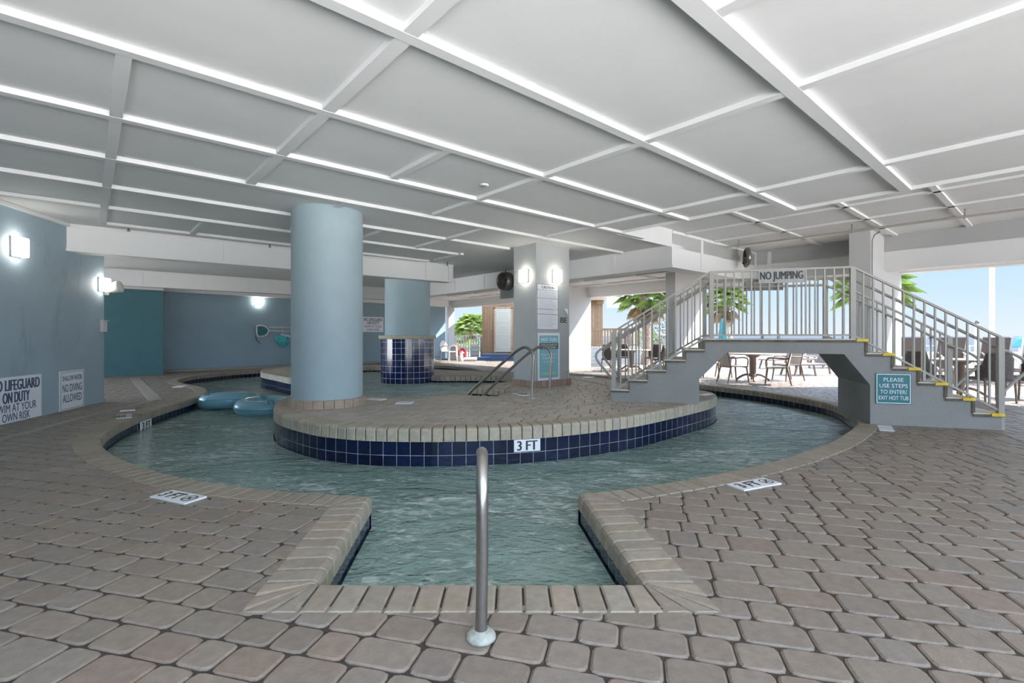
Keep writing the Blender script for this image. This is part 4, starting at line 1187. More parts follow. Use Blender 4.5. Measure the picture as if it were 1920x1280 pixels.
# ================================================================== INNER TUBES
def inner_tube(c, R, r, tilt, label, rz=0):
    e = empty('inner_tube', c, rz); tag(e, label, 'float', 'pale blue inner tubes afloat by the left rim')
    Mt = Matrix.Rotation(tilt[0], 3, 'X') @ Matrix.Rotation(tilt[1], 3, 'Y')
    N, n = 72, 20; vs, fs = [], []
    for i in range(N):
        a = 2 * math.pi * i / N; wr = 1 + .035 * abs(math.sin(a * 18)) ** .5
        for k in range(n):
            b = 2 * math.pi * k / n; rr = r * (wr if math.cos(b) < .3 else 1)
            vs.append(Mt @ Vector(((R + rr * math.cos(b)) * math.cos(a), (R + rr * math.cos(b)) * math.sin(a), r * .92 * math.sin(b))))
    for i in range(N):
        for k in range(n): fs.append((i * n + k, ((i + 1) % N) * n + k, ((i + 1) % N) * n + (k + 1) % n, i * n + (k + 1) % n))
    t = MB(); t.add(vs, fs, None, True); t.build('ring', M_tube, e, local=True)
    t = MB(); t.tube([Mt @ Vector(((R + r * 1.0) * math.cos(a), (R + r * 1.0) * math.sin(a), 0)) for a in [2 * math.pi * k / 60 for k in range(60)]], .006, 6, closed=True); t.build('seam', M_tubeseam, e, local=True)
    for k in range(2):
        t = MB(); a0 = 1.2 + k * math.pi
        for s in (-1, 1):
            pts_ = [Mt @ Vector(((R + r * math.cos(b)) * math.cos(a0 + s * .09), (R + r * math.cos(b)) * math.sin(a0 + s * .09), r * .95 * math.sin(b) + (.015 if .9 < b < 2.2 else .0))) for b in [.7, 1.1, 1.57, 2.0, 2.5]]
            t.tube(pts_, .011, 8)
        t.build('handle', M_tubeseam, e, local=True)
inner_tube((-5.66, 9.75, -.10), .36, .175, (-.16, -.06), 'pale blue inner tube wedged against the left pool rim')
inner_tube((-4.64, 9.20, -.12), .38, .16, (.02, 0), 'pale blue inner tube lying level between the other tube and the island', 1.0)

# ================================================================== POOL NETS ON THE BACK WALL
def bw3(px, py, off=.06): p = bwall(px) + wn_ * off; return p + UP * (zat(bwall(px), py) - 0)
e = empty('skimmer_net', bw3(500, 620)); tag(e, 'flat blue leaf skimmer on its pole hung on the far blue wall', 'net')
rim = [(480, 611), (489.5, 610.5), (496, 612.5), (500.5, 617), (501.5, 620), (498, 627), (492, 630), (482.5, 630.5), (479.8, 627), (479, 618)]
rp = [bw3(x, y, .12) for x, y in rim]
t = MB(); t.tube(catmull(rp, .05, closed=True), .03, 8, closed=True); t.build('hoop', M_whiteplastic, e)
t = MB(); c_ = sum((v for v in rp), Vector()) / len(rp) + wn_ * -.05
t.add(rp + [c_] + [v - wn_ * .012 for v in rp] + [c_ - wn_ * .012], [(i, (i + 1) % 10, 10) for i in range(10)] + [(11 + (i + 1) % 10, 11 + i, 21) for i in range(10)]); t.build('mesh_bag', M_teal, e)
t = MB(); t.tube([bw3(501, 620, .12), bw3(556, 621.5, .08)], .018, 8); t.build('pole', M_whiteplastic, e)
t = MB(); t.tube(catmull([bw3(478, 630, .1), bw3(479, 636, .1), bw3(483, 641, .1), bw3(487, 644, .1)], .05), .012, 6); t.build('strap', M_dark, e)
t = MB(); t.tube([bw3(503, 613, .06), bw3(556, 614.5, .06)], .018, 8); tag(t.build('spare_pole', M_whiteplastic), 'thin white pole on the far wall above the skimmer pole', 'pole')
e = empty('wall_hook', bw3(528.5, 620)); tag(e, 'small white upright hook holding the two pool poles', 'hook')
t = MB(); t.tube([bw3(528.5, 610, .04), bw3(528.5, 621, .04)], .014, 6); t.build('bar', M_whiteplastic, e)
t = MB(); t.tube([bw3(528.5, 621, .04), bw3(528.5, 622.5, .14), bw3(528.5, 620, .17)], .014, 6); t.build('peg', M_whiteplastic, e)
e = empty('net_bag', bw3(528, 640)); tag(e, 'crumpled turquoise net bag with a white rim hanging under the poles', 'net')
t = MB(); ol = [(521, 626), (531, 628), (540, 631), (542.5, 638), (540, 645), (535, 650), (529, 651.5), (524, 648), (521.5, 643), (516, 639), (514.5, 633), (517, 628.5)]
cb = catmull([bw3(x, y, .06) for x, y in ol], .1, closed=True); c_ = bw3(529, 639, .32); n = len(cb); 
ring2 = [v.lerp(c_, .45) + wn_ * random.uniform(-.03, .10) for v in cb]
t.add(cb + ring2 + [c_], [(i, (i + 1) % n, n + (i + 1) % n, n + i) for i in range(n)] + [(n + i, n + (i + 1) % n, 2 * n) for i in range(n)], None, False); t.build('bag', material('turquoise_mesh', (.09, .50, .56), .6, var=.3, vscale=9), e)
t = MB(); t.beam(bw3(521, 626.5, .3), bw3(540, 631, .3), .05, .06); t.build('rim_bar', M_whiteplastic, e)
for k in range(2):
    v = bw3(678.5, 618.5)
# ================================================================== DEPTH MARKERS
def marker(corners, z, label, text='3 FT', symbol=True, col=M_signwhite, faded=False):
    """corners in order: bottom left, bottom right, top right, top left as the words read"""
    P = [W(x, y, z + .006) for x, y in corners]
    c = sum(P, Vector()) / 4; r = ((P[1] - P[0]) + (P[2] - P[3])); w = r.length / 2; r.normalize()
    u = Vector((-r.y, r.x, 0)); h = abs(((P[3] - P[0]) + (P[2] - P[1])).dot(u)) / 2
    h = max(h, .1)
    e, n = board('depth_marker', c + UP * .004, r, u, w, h, col, .012, label, 'sign')
    t = MB()
    off = -.16 * w if symbol else 0
    if text: lettering(t, text, c + r * off + UP * .006, r, u, h * .62, w * (.52 if symbol else .8), .03)
    if symbol:
        cc = c + r * (.32 * w) + UP * .006; R = h * .34
        n_ = 24; vs = []
        for k in range(n_):
            a = 2 * math.pi * k / n_; d = r * math.cos(a) + u * math.sin(a); vs += [cc + d * R, cc + d * (R * .82)]
        t.add(vs, [(2 * k, 2 * ((k + 1) % n_), 2 * ((k + 1) % n_) + 1, 2 * k + 1) for k in range(n_)])
        d = (r + u).normalized(); s = (r - u).normalized() * .006
        t.add([cc - d * R * .8 - s, cc - d * R * .8 + s, cc + d * R * .8 + s, cc + d * R * .8 - s], [(0, 1, 2, 3)])
        s2 = (r + u).normalized() * .008; d2 = (r - u).normalized()
        t.add([cc - d2 * R * .5 - s2, cc - d2 * R * .5 + s2, cc + d2 * R * .5 + s2, cc + d2 * R * .5 - s2], [(0, 1, 2, 3)])
    if t.v: t.build('lettering', M_dark if not faded else M_navy, e)
    return e
marker([(279, 931.5), (345, 943), (389, 931.5), (325, 918.5)], 0, 'white 3 FT marker with a no diving circle on the near left paving')
marker([(1392, 920), (1462, 906.5), (1435, 895.5), (1366, 907)], 0, 'faded white 3 FT marker on the paving right of the entry channel')
marker([(209, 786), (238, 783.5), (256, 775), (228, 777)], 0, 'small faded depth marker tile on the left rim paving')
marker([(221, 771), (252, 768.6), (256, 767), (228, 769)], 0, 'narrow white strip on the paving beside the left depth marker', None, False)
marker([(326, 725.5), (346, 725), (349, 723), (330, 723.2)], 0, 'small pale marker on the spit of paving at the far left', None, False)
marker([(1643, 806), (1673, 807.5), (1676, 799.5), (1650, 796.5)], 0, 'small white drain plate below the teal steps sign', None, False)
marker([(741, 756.5), (772, 756.5), (776, 752.5), (748, 752.5)], IZ, 'plain white marker tile on the island paving by the hot tub', None, False)
marker([(689, 748.5), (717, 750), (721, 747.5), (694, 745.5)], IZ, 'narrow white marker tile set by the hot tub edge near the round column', None, False)
marker([(966, 738.5), (985, 742.5), (995, 738.5), (976, 735)], IZ, 'white square marker between the hot tub rails')
marker([(1316, 741), (1330, 742), (1331, 738.5), (1319, 737)], IZ, 'white marker tile at the right tip of the island', None, False)
marker([(1098, 707.5), (1113, 708.5), (1109, 706), (1092, 705.5)], IZ, 'white marker tile on the island behind the grey pillar', None, False)
def wall_marker(px0, px1, run, z, h, label, off):
    best = {}
    def hit(px):
        r = (px - 960) / F; c = min((abs(v.x / v.y - r), v.y, i) for i, v in enumerate(run) if v.y < 9.5 ); return run[c[2]]
    a, b = hit(px0), hit(px1); d = (b - a); d.z = 0; d.normalize(); n = Vector((d.y, -d.x, 0))
    if n.dot(Vector((-1.2, 7, 0)) - (a + b) / 2) * (-1 if run is island else 1) < 0: n = -n
    if (UP.cross(n)).dot(d) < 0: pass
    r = d if d.cross(UP).dot(n) > 0 else -d
    k = (px1 - px0) / F * ((a + b) / 2).y / max(.2, abs(r.x - r.y * ((a + b) / 2).x / ((a + b) / 2).y))
    c = (a + b) / 2 + n * off; c.z = z
    e, nn = board('depth_marker', c, r, UP, k, h, M_signwhite, .012, label, 'sign'); t = MB(); lettering(t, '3 FT', c + nn * .002, r, UP, h * .78, k * .78, .05); t.build('lettering', M_black, e)
wall_marker(967, 1016, island, IZ - .145 - .072, .135, 'white 3 FT plate on the blue tiles of the island facing the camera', .0)
lr = [v for v in run_main if v.x < -5.4 and v.y < 9.3 and v.y > 6.4]
wall_marker(262, 282, lr, -.17, .13, 'white 3 FT plate on the blue tiles below the left rim', .012)

# deck bands
def strip(px0, px1, z, w, label):
    a, b = W(*px0, z + .004), W(*px1, z + .004); t = MB(); t.beam(a - UP * .006, b - UP * .006, w, .016)
    tag(t.build('trim_band', M_concrete, origin=(0, 0, 0)), label, kind='structure')
strip((-30, 831), (165, 779.5), 0, .12, 'pale concrete band along the left wall'); strip((165, 779.5), (292, 749.5), 0, .12, 'pale concrete band along the left wall')
strip((252, 708), (292, 749.5), 0, .22, 'pale concrete band running to the teal wall')
strip((985, 775.5), (1142, 752), IZ, .035, 'thin pale joint across the island'); strip((1076, 710), (1140, 722), IZ, .035, 'thin pale joint behind the pillar')

# ================================================================== OUTDOORS
t = MB(); t.add([(-200, 33.9, -.6), (400, 33.9, -.6), (400, 120, -2.6), (-200, 120, -2.6)], [(0, 1, 2, 3)])
tag(t.build('beach', M_sand, origin=(0, 0, 0)), 'pale sand beyond the terrace', 'sand', kind='stuff')
t = MB(); t.add([(-9000, 110, -2.4), (12000, 110, -2.4), (12000, 24000, -2.4), (-9000, 24000, -2.4)], [(0, 1, 2, 3)])
tag(t.build('sea', M_sea, origin=(0, 0, 0)), 'calm grey-blue sea out to the horizon', 'sea', kind='stuff')

def chair_patio():
    e = empty('patio_chair', (0, 0, 0))
    f = MB()
    for sx_ in (-1, 1):
        f.tube(catmull([(.25 * sx_, -.24, .42), (.26 * sx_, -.24, .62), (.25 * sx_, -.1, .655), (.24 * sx_, .16, .64), (.23 * sx_, .24, .66)], .06), .018, 6)
    f.beam((-.24, .2, .41), (.24, .2, .41), .03, .03); f.beam((-.24, -.22, .41), (.24, -.22, .41), .03, .03)
    f.build('arms', M_brown, e, local=True)
    t = MB(); t.box((0, -.01, .43), (.46, .44, .025)); t.build('seat', M_sling, e, local=True)
    t = MB(); n = 7
    prof = [(.0, .44, .20), (.0, .6, .235), (0, .78, .27), (0, .92, .31)]
    vs = []
    for _, z_, y_ in prof:
        for k in range(n):
            x = -.21 + .42 * k / (n - 1); vs += [(x, y_ + .03 * (1 - (x / .21) ** 2), z_)]
    m = len(vs); vs += [(v[0], v[1] + .012, v[2]) for v in vs]
    fs = [(i * n + k, i * n + k + 1, (i + 1) * n + k + 1, (i + 1) * n + k) for i in range(3) for k in range(n - 1)]
    fs += [tuple(m + q for q in reversed(f_)) for f_ in fs]
    t.add(vs, fs, None, True); t.build('backrest', M_sling, e, local=True)
    t = MB(); 
    for sx_ in (-1, 1): t.tube([(.22 * sx_, .20, .42), (.225 * sx_, .25, .66), (.215 * sx_, .325, .94)], .016, 6)
    t.tube(catmull([(-.215, .325, .94), (-.1, .36, .965), (.1, .36, .965), (.215, .325, .94)], .05), .016, 6); t.build('back_frame', M_brown, e, local=True)
    for x, y, dx, dy in ((-.24, -.22, -.03, -.05), (.24, -.22, .03, -.05), (-.23, .20, -.02, .10), (.23, .20, .02, .10)):
        t = MB(); t.tube([(x, y, .43), (x + dx, y + dy, 0)], [.022, .016], 8); t.build('leg', M_brown, e, local=True)
    return e
def chair_wicker():
    e = empty('wicker_chair', (0, 0, 0))
    t = MB(); t.box((0, -.02, .42), (.5, .46, .05)); t.build('seat', M_darkwicker, e, local=True)
    t = MB(); vs = []; n = 15
    for z_, k_ in ((.42, 1.0), (.62, 1.04), (.80, 1.05), (.90, .9)):
        for i in range(n):
            a = math.pi * (i / (n - 1)); hgt = z_ if 2 < i < n - 3 else min(z_, .64 + (z_ - .42) * .05)
            vs.append((-.27 * k_ * math.cos(a), .02 + .27 * k_ * math.sin(a), hgt))
    m = len(vs); vs += [(v[0] * .94, .02 + (v[1] - .02) * .94, v[2]) for v in vs]
    fs = [(i * n + k, i * n + k + 1, (i + 1) * n + k + 1, (i + 1) * n + k) for i in range(3) for k in range(n - 1)]
    fs += [tuple(m + q for q in reversed(f_)) for f_ in fs] + [(3 * n + k, 3 * n + k + 1, m + 3 * n + k + 1, m + 3 * n + k) for k in range(n - 1)]
    t.add(vs, fs, None, True); t.build('backrest', M_darkwicker, e, local=True)
    t = MB(); t.tube([(v[0] * .98, .02 + (v[1] - .02) * .98, v[2]) for v in vs[3 * n + 1:4 * n - 1]], .018, 8); t.build('back_rim', M_brown, e, local=True)
    for x in (-.23, .23):
        for y in (-.22, .2):
            t = MB(); t.tube([(x, y, .41), (x * 1.05, y * 1.1, 0)], [.02, .016], 8); t.build('leg', M_brown, e, local=True)
    return e
def table(r=.6, h=.74, top=M_sling, leg=M_brown):
    e = empty('patio_table', (0, 0, 0))
    t = MB(); t.lathe((0, 0, 0), [(0, h), (r - .01, h), (r, h - .008), (r, h - .03), (r - .02, h - .035), (0, h - .035)], 40); t.build('table_top', top, e, local=True)
    t = MB(); t.lathe((0, 0, 0), [(.20, h - .035), (.16, h - .08), (.085, h - .12), (.08, .16), (.11, .12), (0, .10)], 20)
    t.build('pedestal', leg, e, local=True)
    for k in range(4):
        a = math.pi / 4 + k * math.pi / 2; t = MB()
        t.tube(catmull([(.06 * math.cos(a), .06 * math.sin(a), .17), (.2 * math.cos(a), .2 * math.sin(a), .16), (.34 * math.cos(a), .34 * math.sin(a), .08), (.40 * math.cos(a), .40 * math.sin(a), .02)], .05), .028, 8); t.build('foot', leg, e, local=True)
    return e
def lounger(ang=60):
    e = empty('sun_lounger', (0, 0, 0))
    f = MB()
    for s in (-1, 1): f.beam((-.95, .3 * s, .33), (.95, .3 * s, .33), .05, .04)
    for x in (-.95, .95, .3): f.beam((x, -.3, .33), (x, .3, .33), .05, .04)
    f.build('frame', M_brown, e, local=True)
    t = MB(); t.box((-.33, 0, .352), (1.24, .54, .012)); t.build('bed', M_sling, e, local=True)
    a = math.radians(ang); d = Vector((math.cos(a), 0, math.sin(a))); o = Vector((.30, 0, .35))
    t = MB(); t.beam(o, o + d * .74, .56, .02, up=Vector((-math.sin(a), 0, math.cos(a)))); t.build('backrest', M_brown2, e, local=True)
    t = MB()
    for s in (-1, 1): t.beam(o + Vector((0, .29 * s, 0)), o + d * .75 + Vector((0, .29 * s, 0)), .035, .035, up=Vector((-math.sin(a), 0, math.cos(a))))
    t.beam(o + d * .4 + Vector((0, .25, -.01)), Vector((.8, .25, .33)), .02, .02); t.beam(o + d * .4 + Vector((0, -.25, -.01)), Vector((.8, -.25, .33)), .02, .02)
    t.build('back_frame', M_whiteplastic if ang > 75 else M_brown, e, local=True)
    for x, dx in ((-.8, -.1), (-.25, .05), (.75, .1)):
        for s in (-1, 1):
            t = MB(); t.beam((x, .28 * s, .33), (x + dx, .31 * s, .0), .05, .045); t.build('leg', M_brown, e, local=True)
    return e
M_brown2 = material('brown_mesh_sling', (.13, .095, .082), .7, bump=.3, bscale=100)
def place(o, x, y, rz, label, cat, group=None, z=0):
    o.location = (x, y, z); o.rotation_euler = (0, 0, rz); tag(o, label, cat, group); return o
def facing(x, y, tx, ty): return math.atan2(ty - y, tx - x) + math.pi / 2     # chairs face -Y in their own frame
pc, wc, tb, lg = chair_patio(), chair_wicker(), table(), lounger(60)
used = set()
def inst(proto, *a, **k):
    o = proto if proto.name not in used else copy_tree(proto)
    used.add(proto.name); return place(o, *a, **k)
# table under the arch
TX, TY = 6.47, 13.1
inst(tb, TX, TY, .4, 'round tan patio table seen under the arch of the bridge', 'table')
G = 'patio chairs round the table seen through the arch'
inst(pc, 5.72, 12.62, facing(5.72, 12.62, 6.6, 12.75), 'tan sling patio chair left of the table seen under the bridge arch', 'chair', G)
inst(pc, 6.62, 12.15, facing(6.62, 12.15, 6.0, 12.5), 'tan sling patio chair turning its back, right of the table under the arch', 'chair', G)
inst(pc, 7.5, 13.25, facing(7.5, 13.25, TX, TY), 'tan sling patio chair on the far right of the table under the arch', 'chair', G)
inst(pc, 5.95, 14.1, facing(5.95, 14.1, TX, TY), 'tan sling patio chair behind the table under the arch', 'chair', G)
# table left of the bridge
TX, TY = 4.15, 16.9
inst(tb, TX, TY, .1, 'round patio table seen between the left bridge railings', 'table')
G = 'wicker chairs round the table behind the left stairs'
for x, y, l in ((3.35, 16.5, 'dark wicker chair left of the table behind the left stairs'), (4.95, 16.3, 'dark wicker chair right of the table behind the left stairs'), (4.1, 17.95, 'dark wicker chair beyond the table behind the left stairs'), (5.1, 17.5, 'dark wicker chair right and beyond the table behind the left stairs')):
    inst(wc, x, y, facing(x, y, TX, TY), l, 'chair', G)
# table at the right
TX, TY = 8.95, 9.75
inst(tb, TX, TY, .1, 'round patio table behind the right stairs', 'table')
G = 'chairs round the table behind the right stairs'
inst(wc, 8.80, 8.95, facing(8.80, 8.95, TX, TY), 'dark wicker chair with its back to the camera behind the right stairs', 'chair', G)
inst(wc, 8.1, 9.6, facing(8.1, 9.6, TX, TY), 'dark wicker chair left of the table behind the right stairs', 'chair', G)
inst(wc, 9.9, 9.35, facing(9.9, 9.35, TX, TY), 'dark wicker chair at the right edge of the photograph', 'chair', G)
# loungers
G = 'brown sun loungers on the sunlit terrace'
sun = [(9.35, 15.1, 0.15, 'brown sun lounger nearest to the bridge, seen at the right of the arch'), (10.2, 18.2, .3, 'brown sun lounger in the middle of the arch opening'), (7.5, 18.9, .2, 'brown sun lounger at the far left of the arch opening'), (12.3, 18.6, .3, 'brown sun lounger behind the nearest one in the arch'), (12.7, 21.0, .3, 'brown sun lounger far out at the right of the arch')]
for x, y, r, l in sun: inst(lg, x, y, r, l, 'lounger', G)
lg2 = lounger(82)
G = 'upright brown loungers behind the right stairs'
for x, y, r, l in ((10.15, 12.9, -1.52, 'upright brown lounger next to the pier behind the right stairs'), (11.2, 12.9, -1.52, 'upright brown lounger second from the pier behind the right stairs'), (12.25, 12.8, -1.55, 'upright brown lounger beyond the round table at the right'), (13.3, 12.8, -1.5, 'upright brown lounger below the white lamp post'), (14.35, 12.8, -1.55, 'upright brown lounger right of the lamp post'), (15.4, 12.9, -1.52, 'upright brown lounger at the right edge of the photograph')):
    o = inst(lg2, x, y, r, l, 'lounger', G); o.scale = (1.15, 1.35, 1.08)
# white plastic chair on the far left
e = empty('plastic_chair', (0, 0, 0))
t = MB(); t.box((0, 0, .43), (.46, .44, .03)); t.build('seat', M_whiteplastic, e, local=True)
t = MB(); n = 12; vs = []
for k in range(n + 1):
    a = math.pi * k / n; vs.append((-.26 * math.cos(a), .24 + .07 * math.sin(a), .55 + .36 * math.sin(a)))
vs += [(v[0], v[1] + .015, v[2]) for v in vs]; vs2 = [(-.2, .20, .44), (.2, .20, .44), (.2, .215, .44), (-.2, .215, .44)]
m = n + 1; t.add(vs + vs2, [tuple(range(m)) + (2 * m + 1, 2 * m), tuple(reversed(range(m, 2 * m))) + (2 * m + 3, 2 * m + 2)] + [(k, m + k, m + k + 1, k + 1) for k in range(n)]); t.build('backrest', M_whiteplastic, e, local=True)
t = MB()
for s in (-1, 1): t.tube(catmull([(.26 * s, .24, .58), (.28 * s, .05, .66), (.27 * s, -.18, .65), (.25 * s, -.22, .44)], .06), .022, 8)
t.build('arms', M_whiteplastic, e, local=True)
for x in (-.23, .23):
    for y in (-.22, .2):
        t = MB(); t.tube([(x, y, .43), (x * 1.12, y * 1.2, 0)], [.03, .02], 8); t.build('leg', M_whiteplastic, e, local=True)
place(e, -3.0, 23.0, facing(0, 0, .9, -.6), 'white moulded plastic armchair in the sun at the end of the far wall', 'chair'); e.scale = (1.1, 1.1, 1.1)
# small things by the fence
def pxb(px, Y, z=0): return Vector(((px - 960) / F * Y, Y, z))
c = pxb(851, 24.4); e = empty('grey_crate', c); tag(e, 'grey plastic crate beside the white chair', 'crate')
t = MB(); t.box(c + UP * .35, (.28, .3, .7)); t.build('body', M_signgrey, e, bevel=.02); t = MB(); t.box(c + UP * .72, (.3, .34, .05)); t.build('lid', M_lampbody, e, bevel=.01)
c = pxb(867, 24.3); t = MB(); rr = catmull([c + Vector((.16 * math.cos(a), .08 * math.sin(a), .36 + .2 * math.sin(a))) for a in [2 * math.pi * k / 8 for k in range(8)]], .1, closed=True); t.tube(rr, .07, 10, closed=True); t.box(c + UP * .10 , (.3, .2, .2))
tag(t.build('red_float', M_red), 'red swim float heaped by the white fence', 'float')
c = pxb(864, 23.4); e = empty('white_jug', c); tag(e, 'small white jug in front of the red float', 'jug')
t = MB(); t.lathe(c, [(0, 0), (.12, 0), (.13, .05), (.12, .24), (.05, .32), (.05, .38), (0, .38)], 16); t.build('body', M_whiteplastic, e)
c = pxb(882, 23.7); t = MB(); t.box(c + UP * .10, (.62, .6, .06), M=Matrix.Rotation(.12, 3, 'X')); tag(t.build('grey_mat', M_lampbody), 'pale grey folded mat lying on the ground by the fence', 'mat')

def fence(x0, x1, Y, z0, z1, step, mat, label, name, cap=.06, r=.022, px=None):
    e = empty(name, ((x0 + x1) / 2, Y, z0)); tag(e, label, 'fence')
    t = MB(); t.box(((x0 + x1) / 2, Y, z1), (x1 - x0, .08, cap)); t.box(((x0 + x1) / 2, Y, z0 + .1), (x1 - x0, .05, .05)); t.build('rail', mat, e)
    n = min(60, round((x1 - x0) / step))
    for k in range(n + 1):
        x = x0 + (x1 - x0) * k / n; t = MB(); w = .09 if k in (0, n) else r * 2
        t.box((x, Y, (z0 + z1) / 2), (w, w, z1 - z0)); t.build('post' if k in (0, n) else 'baluster', mat, e)
fence(-2.95, -1.62, 25.6, 0, 1.22, .13, M_whiteplastic, 'white balustrade fence between the far wall and the wooden hut', 'white_fence')
c = pxb(890, 25.1); e = empty('stone_planter', c); tag(e, 'grey stacked block planter beside the wooden hut', 'planter')
for k in range(4):
    t = MB(); t.box(c + UP * (.1 + k * .2), (.42 - .02 * (k % 2), .4, .185)); t.build('block', M_greycol, e, bevel=.02)
# hut
def boards(t, c, w, h, d):
    """box whose front carries upright boards (u across, v up)"""
    x0, x1, z0, z1, y = c[0] - w / 2, c[0] + w / 2, c[2], c[2] + h, c[1] - d / 2
    vs = [(x0, y, z0), (x1, y, z0), (x1, y, z1), (x0, y, z1), (x0, y + d, z0), (x1, y + d, z0), (x1, y + d, z1), (x0, y + d, z1)]
    fr = [(x0, z0), (x1, z0), (x1, z1), (x0, z1)]
    t.add(vs, [(0, 1, 2, 3), (5, 4, 7, 6), (4, 0, 3, 7), (1, 5, 6, 2), (3, 2, 6, 7), (4, 5, 1, 0)], uvs=[fr, fr, [(0, z0), (d, z0), (d, z1), (0, z1)], [(0, z0), (d, z0), (d, z1), (0, z1)], [(0, 0)] * 4, [(0, 0)] * 4])
e = empty('wooden_hut', (0, 25.5, 0)); tag(e, 'cedar-boarded hut with a pale panelled door left of the grey pillar', 'hut')
t = MB(); boards(t, (-.15, 25.9, .30), 2.75, 2.75, 2.2); t.build('boarding', M_wood, e)
t = MB(); t.box((.0, 25.9, 3.08), (3.2, 2.6, .08)); t.build('roof', M_woodrail, e)
t = MB(); t.box((-.45, 24.79, 1.5), (.80, .05, 2.2)); dm = material('cream_door', (.42, .41, .35), .6); door = t.build('door', dm, e)
t = MB()
for z_ in (.85, 1.5, 2.2):
    for s in (-1, 1): t.box((-.45, 24.762, z_ + s * .22), (.6, .012, .02)); t.box((-.45 + s * .3, 24.762, z_), (.02, .012, .46))
t.build('panel_moulding', M_white, door)
t = MB()
for s in (-1, 1): t.box((-.45 + s * .44, 24.785, 1.5), (.08, .06, 2.3))
t.box((-.45, 24.785, 2.64), (.96, .06, .08)); t.build('door_frame', M_woodrail, e)
blue = material('navy_step_paint', (.05, .09, .19), .6)
t = MB(); t.box((-.2, 24.5, .22), (2.6, .4, .16)); t.box((-.2, 24.1, .08), (3.0, .5, .18)); t.build('step', blue, e)
# second hut and raised deck right of the white pier
e = empty('timber_building', (4.0, 24.5, 0)); tag(e, 'timber building edge with a wide roof board, beyond the white pier', 'building')
t = MB(); boards(t, (3.35, 24.5, 0), 2.2, 3.2, 1.2); t.build('boarding', M_wood, e)
t = MB(); t.box((3.3, 24.4, 3.0), (2.4, 1.9, .12)); t.box((4.32, 24.0, 2.86), (.35, .25, .14)); t.build('roof_board', M_woodrail, e)
fence(3.5, 5.6, 21.6, .72, 1.5, .12, M_woodrail, 'brown wooden railing of the raised deck beyond the white pier', 'deck_railing', .09, .03)
t = MB(); t.box((4.4, 22.0, .36), (2.6, 1.0, .72)); 
for k in range(4): t.box((4.4, 21.49, .16 + k * .17), (2.6, .02, .012))
tag(t.build('raised_deck', M_white, bevel=0), 'low white boarded base under the raised wooden deck', 'base')
# scalloped banner and its pole
e = empty('scalloped_awning', (5.15, 23.8, 2.5)); tag(e, 'white lace-edged awning hanging against the sky', 'awning')
t = MB(); n = 33; x0, x1 = 4.62, 5.72; vs = []
for k in range(n): x = x0 + (x1 - x0) * k / (n - 1); vs += [(x, 23.8 + .03 * math.sin(k * .8), 3.12), (x, 23.8 + .03 * math.sin(k * .8), 2.62 - .05 * abs(math.sin(k * math.pi / 4)))]
m = len(vs); vs += [(v[0], v[1] + .012, v[2]) for v in vs]
t.add(vs, [(2 * k, 2 * k + 1, 2 * k + 3, 2 * k + 2) for k in range(n - 1)] + [(m + 2 * k + 2, m + 2 * k + 3, m + 2 * k + 1, m + 2 * k) for k in range(n - 1)]); t.build('canvas', M_signwhite, e)
t = MB(); t.tube([(4.6, 23.8, 3.13), (5.79, 23.7, 3.13)], .025, 8); t.build('rod', M_whiteplastic, e)
t = MB(); t.tube([(5.86, 23.6, 0), (5.86, 23.6, 3.6)], .07, 10); t.box((5.86, 23.6, .03), (.25, .25, .06)); tag(t.build('white_post', M_whiteplastic), 'slim white post standing beside the awning', 'post')

# lamp post right, short bollard lamp, railing, umbrella
e = empty('tall_pole', pxb(1860, 16)); tag(e, 'tall slim white pole against the sky at the far right', 'pole')
c = pxb(1860, 16); t = MB(); t.tube([c, c + UP * 4.5], .068, 12); t.build('shaft', M_whiteplastic, e); t = MB(); t.box(c + UP * .03, (.3, .3, .06)); t.build('base', M_whiteplastic, e)
c = pxb(1832, 19); e = empty('bollard_lamp', c); tag(e, 'short white lamp post with a dark cap in front of the sea', 'lamp')
t = MB(); t.tube([c, c + UP * 1.68], .08, 12); t.build('shaft', M_whiteplastic, e); t = MB(); t.lathe(c, [(.07, 1.68), (.07, 1.74), (.05, 1.80), (0, 1.82)], 12); t.build('cap', M_dark, e)
fence(14, 38, 24.5, 0, .72, .5, M_whiteplastic, 'low white rail along the seaward edge of the terrace', 'terrace_railing', .035, .015)
def umbrella_closed(c, h, label):
    e = empty('closed_umbrella', c); tag(e, label, 'umbrella')
    t = MB(); n = 16; vs = []; L = [(.03, h), (.08, h - .12), (.13, h - .5), (.16, h - .95), (.19, h - 1.15)]
    for r, z_ in L:
        for k in range(n): a = 2 * math.pi * k / n; q = r * (1 + .22 * (k % 2)); vs.append(Vector(c) + Vector((q * math.cos(a), q * math.sin(a), z_)))
    t.add(vs, [(i * n + k, i * n + (k + 1) % n, (i + 1) * n + (k + 1) % n, (i + 1) * n + k) for i in range(4) for k in range(n)]); t.build('canopy', M_teal, e)
    t = MB(); t.tube([Vector(c), Vector(c) + UP * (h - .02)], .025, 8); t.build('pole', M_whiteplastic, e)
    t = MB(); t.lathe(c, [(0, 0), (.25, 0), (.25, .06), (.05, .1)], 20); t.build('base', M_greycol, e)
umbrella_closed(pxb(1356, 20.3), 1.95, 'closed turquoise umbrella before the palm seen through the bridge railing')
e = empty('open_umbrella', pxb(1935, 14.5)); tag(e, 'turquoise umbrella just reaching in at the right edge', 'umbrella')
c = pxb(1935, 14.5); t = MB(); t.lathe(c, [(0, 1.3), (.35, 1.12), (.62, .88), (.6, .87), (.34, 1.1), (0, 1.27)], 8, smooth=False); t.build('canopy', M_teal, e); t = MB(); t.tube([c, c + UP * 1.3], .03, 8); t.build('pole', M_whiteplastic, e)

